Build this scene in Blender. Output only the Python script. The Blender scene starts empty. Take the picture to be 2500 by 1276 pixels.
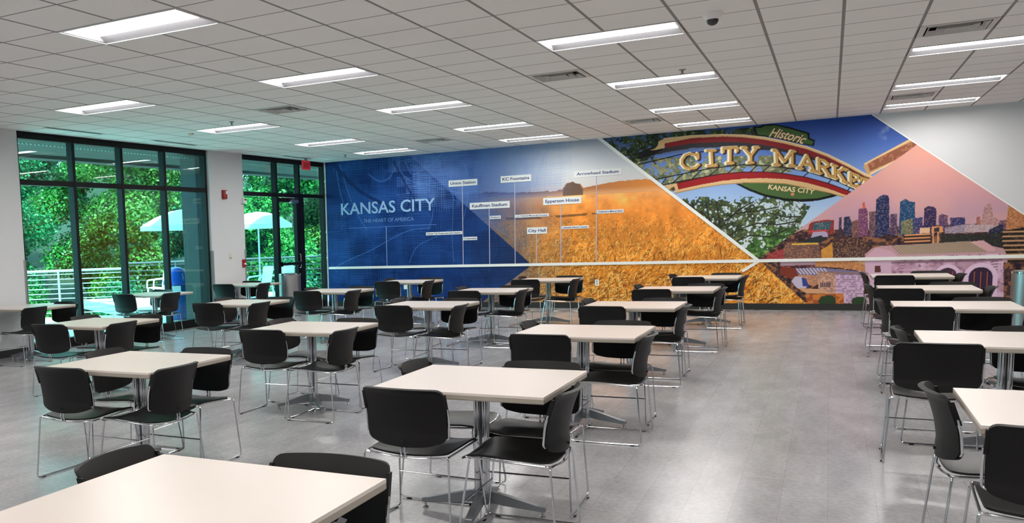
import bpy, bmesh, math, random
import numpy as np
from mathutils import Vector, Matrix

# ------------------------------------------------------------------ camera, sky, sun, exposure
scn = bpy.context.scene
COL = scn.collection
YAW, PITCH, ROLL = -0.5426, -0.1136, -0.0363
CAM = Vector((-0.0486, -9.3586, 1.550))
def cam_axes():
    cy, sy, cp, sp = math.cos(YAW), math.sin(YAW), math.cos(PITCH), math.sin(PITCH)
    f = Vector((sy*cp, cy*cp, sp)); r = Vector((cy, -sy, 0)); u = r.cross(f)
    c, s = math.cos(ROLL), math.sin(ROLL)
    return c*r+s*u, -s*r+c*u, f
_r, _u, _f = cam_axes()
cd = bpy.data.cameras.new('camera'); cam = bpy.data.objects.new('camera', cd); COL.objects.link(cam)
cam.matrix_world = Matrix(((_r.x, _u.x, -_f.x, CAM.x), (_r.y, _u.y, -_f.y, CAM.y), (_r.z, _u.z, -_f.z, CAM.z), (0, 0, 0, 1)))
cd.sensor_fit = 'HORIZONTAL'; cd.sensor_width = 36.0; cd.lens = 2238.7/2500*36.0
cd.shift_x = (1250-679.0)/2500; cd.shift_y = (843.9-638)/2500
cd.clip_start = 0.05; cd.clip_end = 300
scn.camera = cam

w = bpy.data.worlds.new('sky'); scn.world = w; w.use_nodes = True
bg = w.node_tree.nodes['Background']; bg.inputs[0].default_value = (0.50, 0.84, 1.0, 1); bg.inputs[1].default_value = 4.2
sl_ = bpy.data.lights.new('sun', 'SUN'); sl_.energy = 13.0; sl_.angle = 0.02; sl_.color = (1, 0.96, 0.86)
sun = bpy.data.objects.new('sun', sl_); COL.objects.link(sun)
sun.rotation_euler = Vector((0.66, -0.42, 1.25)).to_track_quat('Z', 'Y').to_euler()
vs = scn.view_settings; scn.display_settings.display_device = 'sRGB'
vs.view_transform = 'Standard'; vs.look = 'None'; vs.gamma = 1.0; vs.use_curve_mapping = False
vs.exposure = 0.55
LAMP = 18.5            # emission of the ceiling troffers
MURAL_GAIN = 0.95

# ------------------------------------------------------------------ room frame
CE = 3.30                       # ceiling height
U = 0.6096                      # ceiling grid module
K = Vector((-10.05, 9.6215, 0)) # corner between window wall and mural wall
TH = math.atan(0.03)
EX = Vector((math.cos(TH), -math.sin(TH), 0)); EY = Vector((math.sin(TH), math.cos(TH), 0))
def RW(wd, off=0, z=0): return K-EY*wd+EX*off+Vector((0, 0, z))     # wd metres from the corner along the window wall
def RM(s, off=0, z=0): return K+EX*s-EY*off+Vector((0, 0, z))       # s metres from the corner along the mural wall

# ------------------------------------------------------------------ helpers
def lin(c):
    return tuple(((v/255)/12.92 if v/255 <= 0.04045 else ((v/255+0.055)/1.055)**2.4) for v in c[:3])+(1,)
MATS = {}
def mat(name, c, rough=0.5, metal=0.0, noise=0.0, nscale=8.0, spec=0.5, emis=0, bump=0.0, stretch=(1, 1, 1)):
    if name in MATS: return MATS[name]
    m = bpy.data.materials.new(name); m.use_nodes = True; MATS[name] = m
    nt = m.node_tree; b = nt.nodes['Principled BSDF']
    b.inputs['Base Color'].default_value = lin(c); b.inputs['Roughness'].default_value = rough
    b.inputs['Metallic'].default_value = metal; b.inputs['Specular IOR Level'].default_value = spec
    if emis:
        b.inputs['Emission Color'].default_value = lin(c); b.inputs['Emission Strength'].default_value = emis
    if noise or bump:
        tc = nt.nodes.new('ShaderNodeTexCoord'); mp = nt.nodes.new('ShaderNodeMapping'); mp.inputs['Scale'].default_value = stretch
        n = nt.nodes.new('ShaderNodeTexNoise'); n.inputs['Scale'].default_value = nscale; n.inputs['Detail'].default_value = 4
        nt.links.new(tc.outputs['Object'], mp.inputs[0]); nt.links.new(mp.outputs[0], n.inputs['Vector'])
        if noise:
            mx = nt.nodes.new('ShaderNodeMix'); mx.data_type = 'RGBA'
            c1 = lin(c); mx.inputs[6].default_value = tuple(v*(1-noise) for v in c1[:3])+(1,); mx.inputs[7].default_value = tuple(min(1, v*(1+noise)) for v in c1[:3])+(1,)
            nt.links.new(n.outputs['Fac'], mx.inputs[0]); nt.links.new(mx.outputs[2], b.inputs['Base Color'])
        if bump:
            bp = nt.nodes.new('ShaderNodeBump'); bp.inputs['Strength'].default_value = bump; bp.inputs['Distance'].default_value = 0.002
            nt.links.new(n.outputs['Fac'], bp.inputs['Height']); nt.links.new(bp.outputs[0], b.inputs['Normal'])
    return m

def tag(o, label=None, cat=None, group=None, kind=None):
    if label: o['label'] = label
    if cat: o['category'] = cat
    if group: o['group'] = group
    if kind: o['kind'] = kind
    return o
def empty(name, loc=(0, 0, 0), rz=0, label=None, cat=None, group=None, kind=None):
    o = bpy.data.objects.new(name, None); COL.objects.link(o); o.location = loc; o.rotation_euler = (0, 0, rz); o.empty_display_size = 0.2
    return tag(o, label, cat, group, kind)
def obj(name, bm, m, parent=None, smooth=False, loc=None, rz=0):
    me = bpy.data.meshes.new(name)
    bmesh.ops.recalc_face_normals(bm, faces=bm.faces[:])
    bm.to_mesh(me); bm.free()
    for mm in (m if isinstance(m, (list, tuple)) else [m]): me.materials.append(mm)
    if smooth:
        for p in me.polygons: p.use_smooth = True
        me.set_sharp_from_angle(angle=math.radians(40))
    o = bpy.data.objects.new(name, me); COL.objects.link(o)
    if parent: o.parent = parent
    if loc is not None: o.location = loc
    o.rotation_euler = (0, 0, rz)
    return o
def struct(name, bm, m, roomframe=True, smooth=False):
    o = obj(name, bm, m, None, smooth, K if roomframe else None, -TH if roomframe else 0)
    o['kind'] = 'structure'; return o
def box(bm, x0, x1, y0, y1, z0, z1, bev=0, mi=0):
    xs, ys, zs = sorted((x0, x1)), sorted((y0, y1)), sorted((z0, z1))
    v = [bm.verts.new((x, y, z)) for z in zs for y in ys for x in xs]
    fs = []
    for f in ((0, 2, 3, 1), (4, 5, 7, 6), (0, 1, 5, 4), (2, 6, 7, 3), (0, 4, 6, 2), (1, 3, 7, 5)):
        fc = bm.faces.new([v[i] for i in f]); fc.material_index = mi; fs.append(fc)
    if bev:
        es = list({e for f in fs for e in f.edges})
        bmesh.ops.bevel(bm, geom=es, offset=bev, segments=2, affect='EDGES', profile=0.5)
    return v
def wbox(bm, w0, w1, o0, o1, z0, z1, bev=0):      # window-wall box in the room frame
    return box(bm, o0, o1, -w0, -w1, z0, z1, bev)
def mbox(bm, s0, s1, o0, o1, z0, z1, bev=0):      # mural-wall box in the room frame
    return box(bm, s0, s1, -o0, -o1, z0, z1, bev)
def fillet(pts, rad, n=4, closed=False):
    pts = [Vector(p) for p in pts]; out = []
    N = len(pts)
    for i, p in enumerate(pts):
        if not closed and i in (0, N-1): out.append(p); continue
        a = pts[i-1]; b = pts[(i+1) % N]
        da = (a-p); db = (b-p); r = min(rad, da.length*0.45, db.length*0.45)
        pa = p+da.normalized()*r; pb = p+db.normalized()*r
        for k in range(n+1):
            t = k/n; out.append(pa*(1-t)**2+p*2*t*(1-t)+pb*t*t)
    return out
def tube(bm, pts, r, seg=8, closed=False, cap=True):
    pts = [Vector(p) for p in pts]; N = len(pts); rings = []
    t0 = (pts[1]-pts[0]).normalized(); up = Vector((0, 0, 1)) if abs(t0.z) < 0.9 else Vector((1, 0, 0))
    nrm = (up-t0*up.dot(t0)).normalized()
    for i, p in enumerate(pts):
        if closed: t = (pts[(i+1) % N]-pts[i-1]).normalized()
        else: t = (pts[min(i+1, N-1)]-pts[max(i-1, 0)]).normalized()
        nrm = (nrm-t*nrm.dot(t)).normalized(); bn = t.cross(nrm)
        rr = r[i] if isinstance(r, (list, tuple)) else r
        rings.append([bm.verts.new(p+(nrm*math.cos(2*math.pi*k/seg)+bn*math.sin(2*math.pi*k/seg))*rr) for k in range(seg)])
    for i in range(N if closed else N-1):
        a, b = rings[i], rings[(i+1) % N]
        for k in range(seg): bm.faces.new((a[k], a[(k+1) % seg], b[(k+1) % seg], b[k]))
    if cap and not closed: bm.faces.new(rings[0][::-1]); bm.faces.new(rings[-1])
def lathe(bm, prof, seg=24, cx=0, cy=0, cap=True):
    rings = [[bm.verts.new((cx+r*math.cos(2*math.pi*k/seg), cy+r*math.sin(2*math.pi*k/seg), z)) for k in range(seg)] for r, z in prof]
    for a, b in zip(rings[:-1], rings[1:]):
        for k in range(seg): bm.faces.new((a[k], a[(k+1) % seg], b[(k+1) % seg], b[k]))
    if cap: bm.faces.new(rings[0][::-1]); bm.faces.new(rings[-1])
def prism(bm, pts, y0, y1):      # polygon in x,z extruded along y
    a = [bm.verts.new((p[0], y0, p[1])) for p in pts]; b = [bm.verts.new((p[0], y1, p[1])) for p in pts]
    n = len(pts); bm.faces.new(a); bm.faces.new(b[::-1])
    for i in range(n): bm.faces.new((a[i], b[i], b[(i+1) % n], a[(i+1) % n]))
def shell(bm, outline, fn, thick, rings=7):
    """a moulded shell: outline (u, v) polygon; fn(u, v) -> 3-D point; thick(u, v) -> offset vector"""
    n = len(outline); cu = sum(p[0] for p in outline)/n; cv = sum(p[1] for p in outline)/n
    T, B = [], []
    for k in range(rings, 0, -1):
        f = k/rings; f = 1-(1-f)**1.25
        T.append([bm.verts.new(fn(cu+(p[0]-cu)*f, cv+(p[1]-cv)*f)) for p in outline])
        B.append([bm.verts.new(Vector(fn(cu+(p[0]-cu)*f, cv+(p[1]-cv)*f))+Vector(thick(cu+(p[0]-cu)*f, cv+(p[1]-cv)*f, k == rings))) for p in outline])
    ct = bm.verts.new(fn(cu, cv)); cb = bm.verts.new(Vector(fn(cu, cv))+Vector(thick(cu, cv, False)))
    for S in (T, B):
        for a, b in zip(S[:-1], S[1:]):
            for i in range(n): bm.faces.new((a[i], a[(i+1) % n], b[(i+1) % n], b[i]))
    for i in range(n):
        bm.faces.new((T[-1][i], T[-1][(i+1) % n], ct)); bm.faces.new((B[-1][i], B[-1][(i+1) % n], cb))
        bm.faces.new((T[0][i], T[0][(i+1) % n], B[0][(i+1) % n], B[0][i]))
def round_poly(pts, rad, n=5):
    return [(p.x, p.y) for p in fillet([Vector((a, b, 0)) for a, b in pts], rad, n, True)]
def densify(pts, step=0.04):
    out = []
    for i, p in enumerate(pts):
        q = pts[(i+1) % len(pts)]; L = math.hypot(q[0]-p[0], q[1]-p[1]); k = max(1, int(L/step))
        out += [(p[0]+(q[0]-p[0])*t/k, p[1]+(q[1]-p[1])*t/k) for t in range(k)]
    return out
def dup(root, loc, rz=0):
    r = root.copy(); COL.objects.link(r); r.location = loc; r.rotation_euler = (0, 0, rz)
    for ch in list(root.children):
        c = ch.copy(); COL.objects.link(c); c.parent = r
        for g in list(ch.children):
            d = g.copy(); COL.objects.link(d); d.parent = c
    return r
def lettering(name, body, m, parent, sx, z0, width, height, y=-0.004, shear=0.0, fat=0.0, rot=None, depth=0.001):
    """flat letters on a wall: baseline starts at (sx, z0), fitted to width and height of capitals"""
    cu = bpy.data.curves.new(name, 'FONT'); cu.body = body; cu.shear = shear; cu.offset = fat; cu.extrude = 0.0005; cu.resolution_u = 3
    t = bpy.data.objects.new(name, cu); COL.objects.link(t)
    bpy.context.view_layer.update()
    me = bpy.data.meshes.new_from_object(t.evaluated_get(bpy.context.evaluated_depsgraph_get()))
    bpy.data.objects.remove(t); bpy.data.curves.remove(cu)
    n = len(me.vertices); co = np.empty(n*3, np.float32); me.vertices.foreach_get('co', co); co = co.reshape(-1, 3)
    x0, x1 = co[:, 0].min(), co[:, 0].max(); cap = 0.72
    X = (co[:, 0]-x0)/(x1-x0)*width; Z = co[:, 1]/cap*height; D = -np.sign(co[:, 2])*depth
    out = np.stack([X+sx, y+D, Z+z0], -1).astype(np.float32) if rot is None else rot(X, Z, D+y)
    me.vertices.foreach_set('co', out.ravel()); me.update()
    me.materials.clear(); me.materials.append(m)
    o = bpy.data.objects.new(name, me); COL.objects.link(o); o.parent = parent
    return o

# ------------------------------------------------------------------ materials
M_WALL = mat('painted_wall', (204, 204, 206), 0.75, bump=0.15, nscale=120)
M_BLACK = mat('black_plastic', (10, 9, 9), 0.5, noise=0.1, nscale=60, spec=0.28, bump=0.08)
M_SEAT = mat('black_seat_plastic', (8, 8, 8), 0.40, spec=0.36, bump=0.05, nscale=80)
M_CHROME = mat('chrome', (196, 198, 202), 0.13, 1.0)
M_STEEL = mat('brushed_steel', (170, 170, 172), 0.34, 1.0, noise=0.10, nscale=6, stretch=(12, 12, 0.4))
M_FOOT = mat('grey_enamel', (128, 133, 138), 0.35, 0.6)
M_TOP = mat('laminate_top', (206, 196, 188), 0.30, noise=0.03, nscale=3, spec=0.45)
M_EDGE = mat('laminate_edge', (150, 142, 130), 0.5)
M_FRAME = mat('black_aluminium', (10, 11, 12), 0.5, 0.0, spec=0.2)
M_WHITE = mat('white_enamel', (232, 230, 228), 0.4)
M_BASE = mat('rubber_base', (26, 27, 26), 0.5)
M_RED = mat('red_plastic', (150, 20, 26), 0.35)
M_CREAM = mat('cream_plastic', (206, 200, 184), 0.4)
M_DARK = mat('dark_void', (10, 10, 10), 0.9)
M_GUARD = mat('grey_guard', (132, 136, 138), 0.45)
M_VENT = mat('vent_enamel', (196, 192, 188), 0.45)

def glass_mat(name, tint, rough=0.0, spec=1.0):
    m = bpy.data.materials.new(name); m.use_nodes = True; nt = m.node_tree; nt.nodes.clear()
    o = nt.nodes.new('ShaderNodeOutputMaterial'); mx = nt.nodes.new('ShaderNodeMixShader'); t = nt.nodes.new('ShaderNodeBsdfTransparent')
    g = nt.nodes.new('ShaderNodeBsdfGlossy'); fr = nt.nodes.new('ShaderNodeFresnel'); fr.inputs[0].default_value = 1.5
    t.inputs[0].default_value = tint; g.inputs['Roughness'].default_value = rough
    ge = nt.nodes.new('ShaderNodeNewGeometry'); ml = nt.nodes.new('ShaderNodeMapRange'); ml.inputs[3].default_value = 1.5; ml.inputs[4].default_value = 1/1.5
    nt.links.new(ge.outputs['Backfacing'], ml.inputs[0]); nt.links.new(ml.outputs[0], fr.inputs[0])
    nt.links.new(fr.outputs[0], mx.inputs[0]); nt.links.new(t.outputs[0], mx.inputs[1]); nt.links.new(g.outputs[0], mx.inputs[2]); nt.links.new(mx.outputs[0], o.inputs[0])
    return m
M_GLASS = glass_mat('tinted_glass', (0.70, 0.97, 0.90, 1))

def floor_mat():
    m = bpy.data.materials.new('vinyl_plank'); m.use_nodes = True; nt = m.node_tree; b = nt.nodes['Principled BSDF']
    N = nt.nodes.new; L = nt.links.new
    tc = N('ShaderNodeTexCoord'); mp = N('ShaderNodeMapping'); mp.inputs['Rotation'].default_value = (0, 0, math.pi/2); mp.inputs['Location'].default_value = (0.06, 0.02, 0)
    L(tc.outputs['Object'], mp.inputs[0])
    br = N('ShaderNodeTexBrick'); br.offset = 0.37; br.inputs['Scale'].default_value = 1.0
    br.inputs['Brick Width'].default_value = 1.2192; br.inputs['Row Height'].default_value = 0.2286
    br.inputs['Mortar Size'].default_value = 0.0011; br.inputs['Mortar Smooth'].default_value = 0.3; br.inputs['Bias'].default_value = 0
    br.inputs['Color1'].default_value = lin((152, 151, 154)); br.inputs['Color2'].default_value = lin((160, 159, 161)); br.inputs['Mortar'].default_value = lin((130, 128, 129))
    L(mp.outputs[0], br.inputs['Vector'])
    m2 = N('ShaderNodeMapping'); m2.inputs['Scale'].default_value = (3, 1.2, 1); L(tc.outputs['Object'], m2.inputs[0])
    n1 = N('ShaderNodeTexNoise'); n1.inputs['Scale'].default_value = 1.6; n1.inputs['Detail'].default_value = 7; n1.inputs['Roughness'].default_value = 0.62; L(m2.outputs[0], n1.inputs['Vector'])
    r1 = N('ShaderNodeMapRange'); r1.inputs[1].default_value = 0.3; r1.inputs[2].default_value = 0.7; r1.inputs[3].default_value = 0.86; r1.inputs[4].default_value = 1.12; L(n1.outputs['Fac'], r1.inputs[0])
    n2 = N('ShaderNodeTexNoise'); n2.inputs['Scale'].default_value = 34; n2.inputs['Detail'].default_value = 5; L(tc.outputs['Object'], n2.inputs['Vector'])
    r2 = N('ShaderNodeMapRange'); r2.inputs[1].default_value = 0.3; r2.inputs[2].default_value = 0.7; r2.inputs[3].default_value = 0.86; r2.inputs[4].default_value = 1.10; L(n2.outputs['Fac'], r2.inputs[0])
    mu = N('ShaderNodeMath'); mu.operation = 'MULTIPLY'; L(r1.outputs[0], mu.inputs[0]); L(r2.outputs[0], mu.inputs[1])
    vm = N('ShaderNodeVectorMath'); vm.operation = 'SCALE'; L(br.outputs['Color'], vm.inputs[0]); L(mu.outputs[0], vm.inputs['Scale'])
    L(vm.outputs[0], b.inputs['Base Color'])
    r3 = N('ShaderNodeMapRange'); r3.inputs[3].default_value = 0.17; r3.inputs[4].default_value = 0.27; L(n1.outputs['Fac'], r3.inputs[0]); L(r3.outputs[0], b.inputs['Roughness'])
    b.inputs['Specular IOR Level'].default_value = 0.55
    ad = N('ShaderNodeMath'); ad.operation = 'MULTIPLY_ADD'; ad.inputs[1].default_value = -0.6; L(br.outputs['Fac'], ad.inputs[0]); ad.inputs[2].default_value = 1.0
    bp = N('ShaderNodeBump'); bp.inputs['Strength'].default_value = 0.12; bp.inputs['Distance'].default_value = 0.002; L(ad.outputs[0], bp.inputs['Height']); L(bp.outputs[0], b.inputs['Normal'])
    return m
M_FLOOR = floor_mat()

def ceiling_mat():
    m = bpy.data.materials.new('ceiling_tile'); m.use_nodes = True; nt = m.node_tree; b = nt.nodes['Principled BSDF']
    N = nt.nodes.new; L = nt.links.new
    tc = N('ShaderNodeTexCoord'); sp = N('ShaderNodeSeparateXYZ'); L(tc.outputs['Object'], sp.inputs[0])
    def mask(sock, half):
        a = N('ShaderNodeMath'); a.operation = 'DIVIDE'; a.inputs[1].default_value = U; L(sock, a.inputs[0])
        o = N('ShaderNodeMath'); o.operation = 'ADD'; o.inputs[1].default_value = 0.5; L(a.outputs[0], o.inputs[0])
        f = N('ShaderNodeMath'); f.operation = 'FRACT'; L(o.outputs[0], f.inputs[0])
        s = N('ShaderNodeMath'); s.operation = 'SUBTRACT'; s.inputs[1].default_value = 0.5; L(f.outputs[0], s.inputs[0])
        ab = N('ShaderNodeMath'); ab.operation = 'ABSOLUTE'; L(s.outputs[0], ab.inputs[0])
        lt = N('ShaderNodeMath'); lt.operation = 'LESS_THAN'; lt.inputs[1].default_value = half/U; L(ab.outputs[0], lt.inputs[0])
        return lt.outputs[0]
    a = mask(sp.outputs[0], 0.013); c = mask(sp.outputs[1], 0.009)
    mx = N('ShaderNodeMath'); mx.operation = 'MAXIMUM'; L(a, mx.inputs[0]); L(c, mx.inputs[1])
    n = N('ShaderNodeTexNoise'); n.inputs['Scale'].default_value = 90; n.inputs['Detail'].default_value = 3; L(tc.outputs['Object'], n.inputs['Vector'])
    n2 = N('ShaderNodeTexNoise'); n2.inputs['Scale'].default_value = 0.9; L(tc.outputs['Object'], n2.inputs['Vector'])
    cm = N('ShaderNodeMix'); cm.data_type = 'RGBA'; cm.inputs[6].default_value = lin((228, 223, 219)); cm.inputs[7].default_value = lin((236, 232, 228)); L(n2.outputs['Fac'], cm.inputs[0])
    c2 = N('ShaderNodeMix'); c2.data_type = 'RGBA'; c2.inputs[7].default_value = lin((138, 134, 132)); L(mx.outputs[0], c2.inputs[0]); L(cm.outputs[2], c2.inputs[6])
    L(c2.outputs[2], b.inputs['Base Color']); b.inputs['Roughness'].default_value = 0.8; b.inputs['Specular IOR Level'].default_value = 0.35
    ma = N('ShaderNodeMath'); ma.operation = 'MULTIPLY_ADD'; ma.inputs[1].default_value = -3.0; L(mx.outputs[0], ma.inputs[0]); L(n.outputs['Fac'], ma.inputs[2])
    bp = N('ShaderNodeBump'); bp.inputs['Strength'].default_value = 0.25; bp.inputs['Distance'].default_value = 0.003; L(ma.outputs[0], bp.inputs['Height']); L(bp.outputs[0], b.inputs['Normal'])
    return m
M_CEIL = ceiling_mat()

def lens_mat():
    m = bpy.data.materials.new('troffer_lens'); m.use_nodes = True; nt = m.node_tree; b = nt.nodes['Principled BSDF']
    b.inputs['Base Color'].default_value = (0.9, 0.9, 0.9, 1); b.inputs['Emission Color'].default_value = (1.0, 0.965, 0.93, 1); b.inputs['Emission Strength'].default_value = LAMP
    return m
M_LENS = lens_mat()

# ------------------------------------------------------------------ room shell
XR, YB = 9.0, -14.2
bm = bmesh.new(); box(bm, -10.45, XR, YB, 9.75, -0.12, 0.0); struct('floor', bm, M_FLOOR, False)

FIX = [(i, j) for i in (-14, -9, -4, 1, 6) for j in (-21, -16, -11, -6, -1, 4, 9, 13) if not (i == 6 and j > 9)]
VENT = [(-5, 2), (-11, 2), (1, 2), (1, 11), (-5, 11), (-11, 11)]
holes = {(i+a, j) for i, j in FIX for a in (0, 1)} | set(VENT)
bm = bmesh.new(); vc = {}
def gv(x, y):
    k = (round(x, 4), round(y, 4))
    if k not in vc: vc[k] = bm.verts.new((x, y, 0))
    return vc[k]
for i in range(-17, 15):
    for j in range(-24, 16):
        if (i, j) in holes: continue
        x0, x1 = max(i*U, -10.34), min((i+1)*U, XR); y0, y1 = max(j*U, YB), min((j+1)*U, 9.70)
        if x1-x0 < 0.01 or y1-y0 < 0.01: continue
        bm.faces.new((gv(x0, y0), gv(x0, y1), gv(x1, y1), gv(x1, y0)))
ceil = obj('ceiling', bm, M_CEIL, None, False, (0, 0, CE)); ceil['kind'] = 'structure'
bm = bmesh.new(); box(bm, -12.4, XR+0.2, YB-0.2, 9.9, 3.62, 3.95); rs = obj('sun_block_slab', bm, mat('sun_block_grey', (90, 90, 92), 0.8), ceil, loc=(0, 0, -CE))  # unseen slab added above the ceiling to block the sun

# mural wall; unseen right and rear walls close the room for bounce light
bm = bmesh.new(); mbox(bm, -0.03, 19.4, -0.2, 0.0, 0, 3.7); struct('wall_back', bm, M_WALL)
bm = bmesh.new(); box(bm, XR, XR+0.2, YB, 9.2, 0, 3.7); struct('wall_right', bm, M_WALL, False)
bm = bmesh.new(); box(bm, -10.7, XR+.2, YB-0.2, YB, 0, 3.7); struct('wall_front', bm, M_WALL, False)
# window wall: pier at the left of the windows, column between them, head strip above
bm = bmesh.new(); wbox(bm, 9.15, 23.6, -0.25, 0.0, 0, 3.7, 0.003); struct('wall_left', bm, M_WALL)
bm = bmesh.new(); wbox(bm, 3.36, 4.48, -0.25, 0.0, 0, 3.7, 0.003); struct('wall_column', bm, M_WALL)
bm = bmesh.new(); wbox(bm, -0.1, 9.2, -0.25, -0.03, 3.29, 3.7); struct('trim_1', bm, M_FRAME)
bm = bmesh.new(); mbox(bm, 0.0, 19.2, 0.0, 0.012, 0, 0.115); struct('baseboard_back', bm, M_BASE)
bm = bmesh.new(); wbox(bm, 9.14, 23.4, 0.0, 0.012, 0, 0.11); struct('baseboard_left', bm, M_BASE)
bm = bmesh.new(); wbox(bm, 3.35, 4.49, 0.0, 0.012, 0, 0.11); wbox(bm, 4.48, 4.492, -0.1, 0.012, 0, 0.11); struct('baseboard_column', bm, M_BASE)
bm = bmesh.new(); wbox(bm, 9.13, 9.18, 0.0, 0.004, 0.11, 1.41); wbox(bm, 9.126, 9.15, -0.06, 0.004, 0.11, 1.41); struct('trim_2', bm, M_GUARD)
bm = bmesh.new(); wbox(bm, 4.44, 4.486, 0.0, 0.004, 0.11, 1.41); wbox(bm, 4.478, 4.486, -0.06, 0.004, 0.11, 1.41); struct('trim_3', bm, M_GUARD)
bm = bmesh.new(); wbox(bm, 3.354, 3.40, 0.0, 0.004, 0.11, 1.41); struct('trim_4', bm, M_GUARD)

bm = bmesh.new(); wbox(bm, 4.478, 4.488, -.32, -.165, 0, 3.3); struct('dark_cover_strip', bm, M_FRAME)  # dark strip added to cover the sunlit outer side of the column
# windows: black frames, mullions, transom, glass
F0, F1 = -0.17, -0.05
def glazing(name, w0, w1, mulls, zt, skip=None):
    r = empty(name, K, -TH, kind='structure')
    bm = bmesh.new(); wbox(bm, w0, w1, F0, F1, 3.20, 3.30, .003); wbox(bm, w0, w1, F0, F1-.0, 0, 0.15, .003)
    wbox(bm, w0, w0+.05, F0, F1, .15, 3.2, .003); wbox(bm, w1-.05, w1, F0, F1, .15, 3.2, .003); obj('window_frame', bm, M_FRAME, r)
    bays = [w0+.05]+[m for m in mulls]+[w1-.05]
    for m in mulls:
        bm = bmesh.new(); wbox(bm, m-.032, m+.032, F0, F1, .15, 3.2, .003); obj('mullion', bm, M_FRAME, r)
    for a, b in zip(bays[:-1], bays[1:]):
        a2 = a+(0.032 if a in mulls else 0); b2 = b-(0.032 if b in mulls else 0)
        bm = bmesh.new(); wbox(bm, a2, b2, F0+.01, F1-.005, zt-.04, zt+.04, .003); obj('transom', bm, M_FRAME, r)
        for z0, z1 in ((.15, zt-.04), (zt+.04, 3.2)):
            if skip and abs((a+b)/2-skip) < .3 and z0 < 1: continue
            bm = bmesh.new(); wbox(bm, a2, b2, -.118, -.112, z0, z1); obj('glass_pane', bm, M_GLASS, r)
    return r
glazing('window_1', 4.49, 9.14, [5.72, 6.85, 7.97], 2.56)
glazing('window_2', -0.02, 3.355, [1.10, 2.03], 2.53, skip=1.565)
# glazed door between the two mullions
d = empty('door_1', K, -TH, kind='structure')
bm = bmesh.new(); wbox(bm, 1.135, 1.235, -.15, -.06, .02, 2.47, .004); wbox(bm, 1.94, 1.995, -.15, -.06, .02, 2.47, .004)
wbox(bm, 1.235, 1.94, -.15, -.06, 2.38, 2.47, .004); wbox(bm, 1.235, 1.94, -.15, -.06, .02, .26, .004); obj('door_frame', bm, M_FRAME, d)
bm = bmesh.new(); wbox(bm, .93, 1.068, -.16, -.055, .15, 2.49, .004); obj('door_post', bm, M_FRAME, d)
bm = bmesh.new(); wbox(bm, 1.235, 1.94, -.112, -.106, .26, 2.38); obj('glass_pane', bm, M_GLASS, d)
bm = bmesh.new(); wbox(bm, 1.20, 1.97, -.02, .02, 1.02, 1.08, .006); wbox(bm, 1.2, 1.26, -.06, -.02, 1.0, 1.1); wbox(bm, 1.92, 1.97, -.06, -.02, 1.0, 1.1); obj('push_bar', bm, M_FRAME, d)
bm = bmesh.new(); wbox(bm, 1.25, 1.55, -.06, .01, 2.36, 2.44, .006); tube(bm, [(-.03, -1.4, 2.44), (.10, -1.62, 2.46), (-.02, -1.86, 2.48)], .009); obj('door_closer', bm, M_STEEL, d)
bm = bmesh.new(); tube(bm, fillet([(-.06, -1.2, .95), (-.01, -1.2, .95), (-.01, -1.2, 1.25), (-.06, -1.2, 1.25)], .02), .011); obj('door_handle', bm, M_CHROME, d)

# ------------------------------------------------------------------ ceiling things
def troffer():
    r = empty('ceiling_light')
    bm = bmesh.new(); h = U/2-.006; L = U-.006
    for y0, y1 in ((-h, -h+.018), (h-.018, h)): box(bm, -L, L, y0, y1, -.006, .004)
    for x0, x1 in ((-L, -L+.02), (L-.02, L)): box(bm, x0, x1, -h+.018, h-.018, -.006, .004)
    obj('frame', bm, M_WHITE, r)
    bm = bmesh.new(); l = L-.02; hh = h-.018
    prof = [(-hh, -.002), (-.205, .046), (-.198, .062), (.198, .062), (.205, .046), (hh, -.002)]
    a = [bm.verts.new((-l, y, z)) for y, z in prof]; b = [bm.verts.new((l, y, z)) for y, z in prof]
    for k in range(5): bm.faces.new((a[k], a[k+1], b[k+1], b[k]))
    bm.faces.new(a); bm.faces.new(b)
    a2 = [bm.verts.new((x, y, .075)) for x, y in ((-l-.01, -hh), (l+.01, -hh), (l+.01, hh), (-l-.01, hh))]; bm.faces.new(a2)
    obj('reflector', bm, mat('greyed_reflector', (124, 124, 128), .5), r)  # white wings darkened in their colour so the lens leaves them grey
    bm = bmesh.new(); n = 10; Lr = []
    for k in range(n+1):
        t = -1+2*k/n; Lr.append((.195*t, .050-.034*(1-t*t)**.6))
    a = [bm.verts.new((-l+.03, y, z)) for y, z in Lr]; b = [bm.verts.new((l-.03, y, z)) for y, z in Lr]
    for k in range(n): bm.faces.new((a[k], a[k+1], b[k+1], b[k]))
    bm.faces.new(a); bm.faces.new(b)
    obj('lens', bm, M_LENS, r, True)
    return r
def ordinal(n): return ('nearest', 'second', 'third', 'fourth', 'fifth', 'sixth', 'farthest')[n]
colname = {-14: 'in the row nearest the windows', -9: 'in the second row from the windows', -4: 'in the third row from the windows', 1: 'in the row furthest right above the aisle', 6: 'beyond the right-hand tables'}
tf = troffer(); first = True
for i, j in FIX:
    loc = ((i+1)*U, (j+.5)*U, CE-.001)
    o = tf if first else dup(tf, loc); o.location = loc; first = False
    rank = {13: 'at the mural wall', 9: 'second from the mural wall', 4: 'third from the mural wall', -1: 'fourth from the mural wall', -6: 'fifth from the mural wall', -11: 'sixth from the mural wall', -16: 'seventh from the mural wall', -21: 'at the rear wall'}[j]
    tag(o, 'lit troffer light %s, %s' % ({-14: 'in the row by the windows', -9: 'in the second row from the windows', -4: 'in the third row from the windows', 1: 'in the fourth row from the windows', 6: 'in the fifth row from the windows'}[i], rank), 'ceiling light', 'recessed troffer lights')

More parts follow.
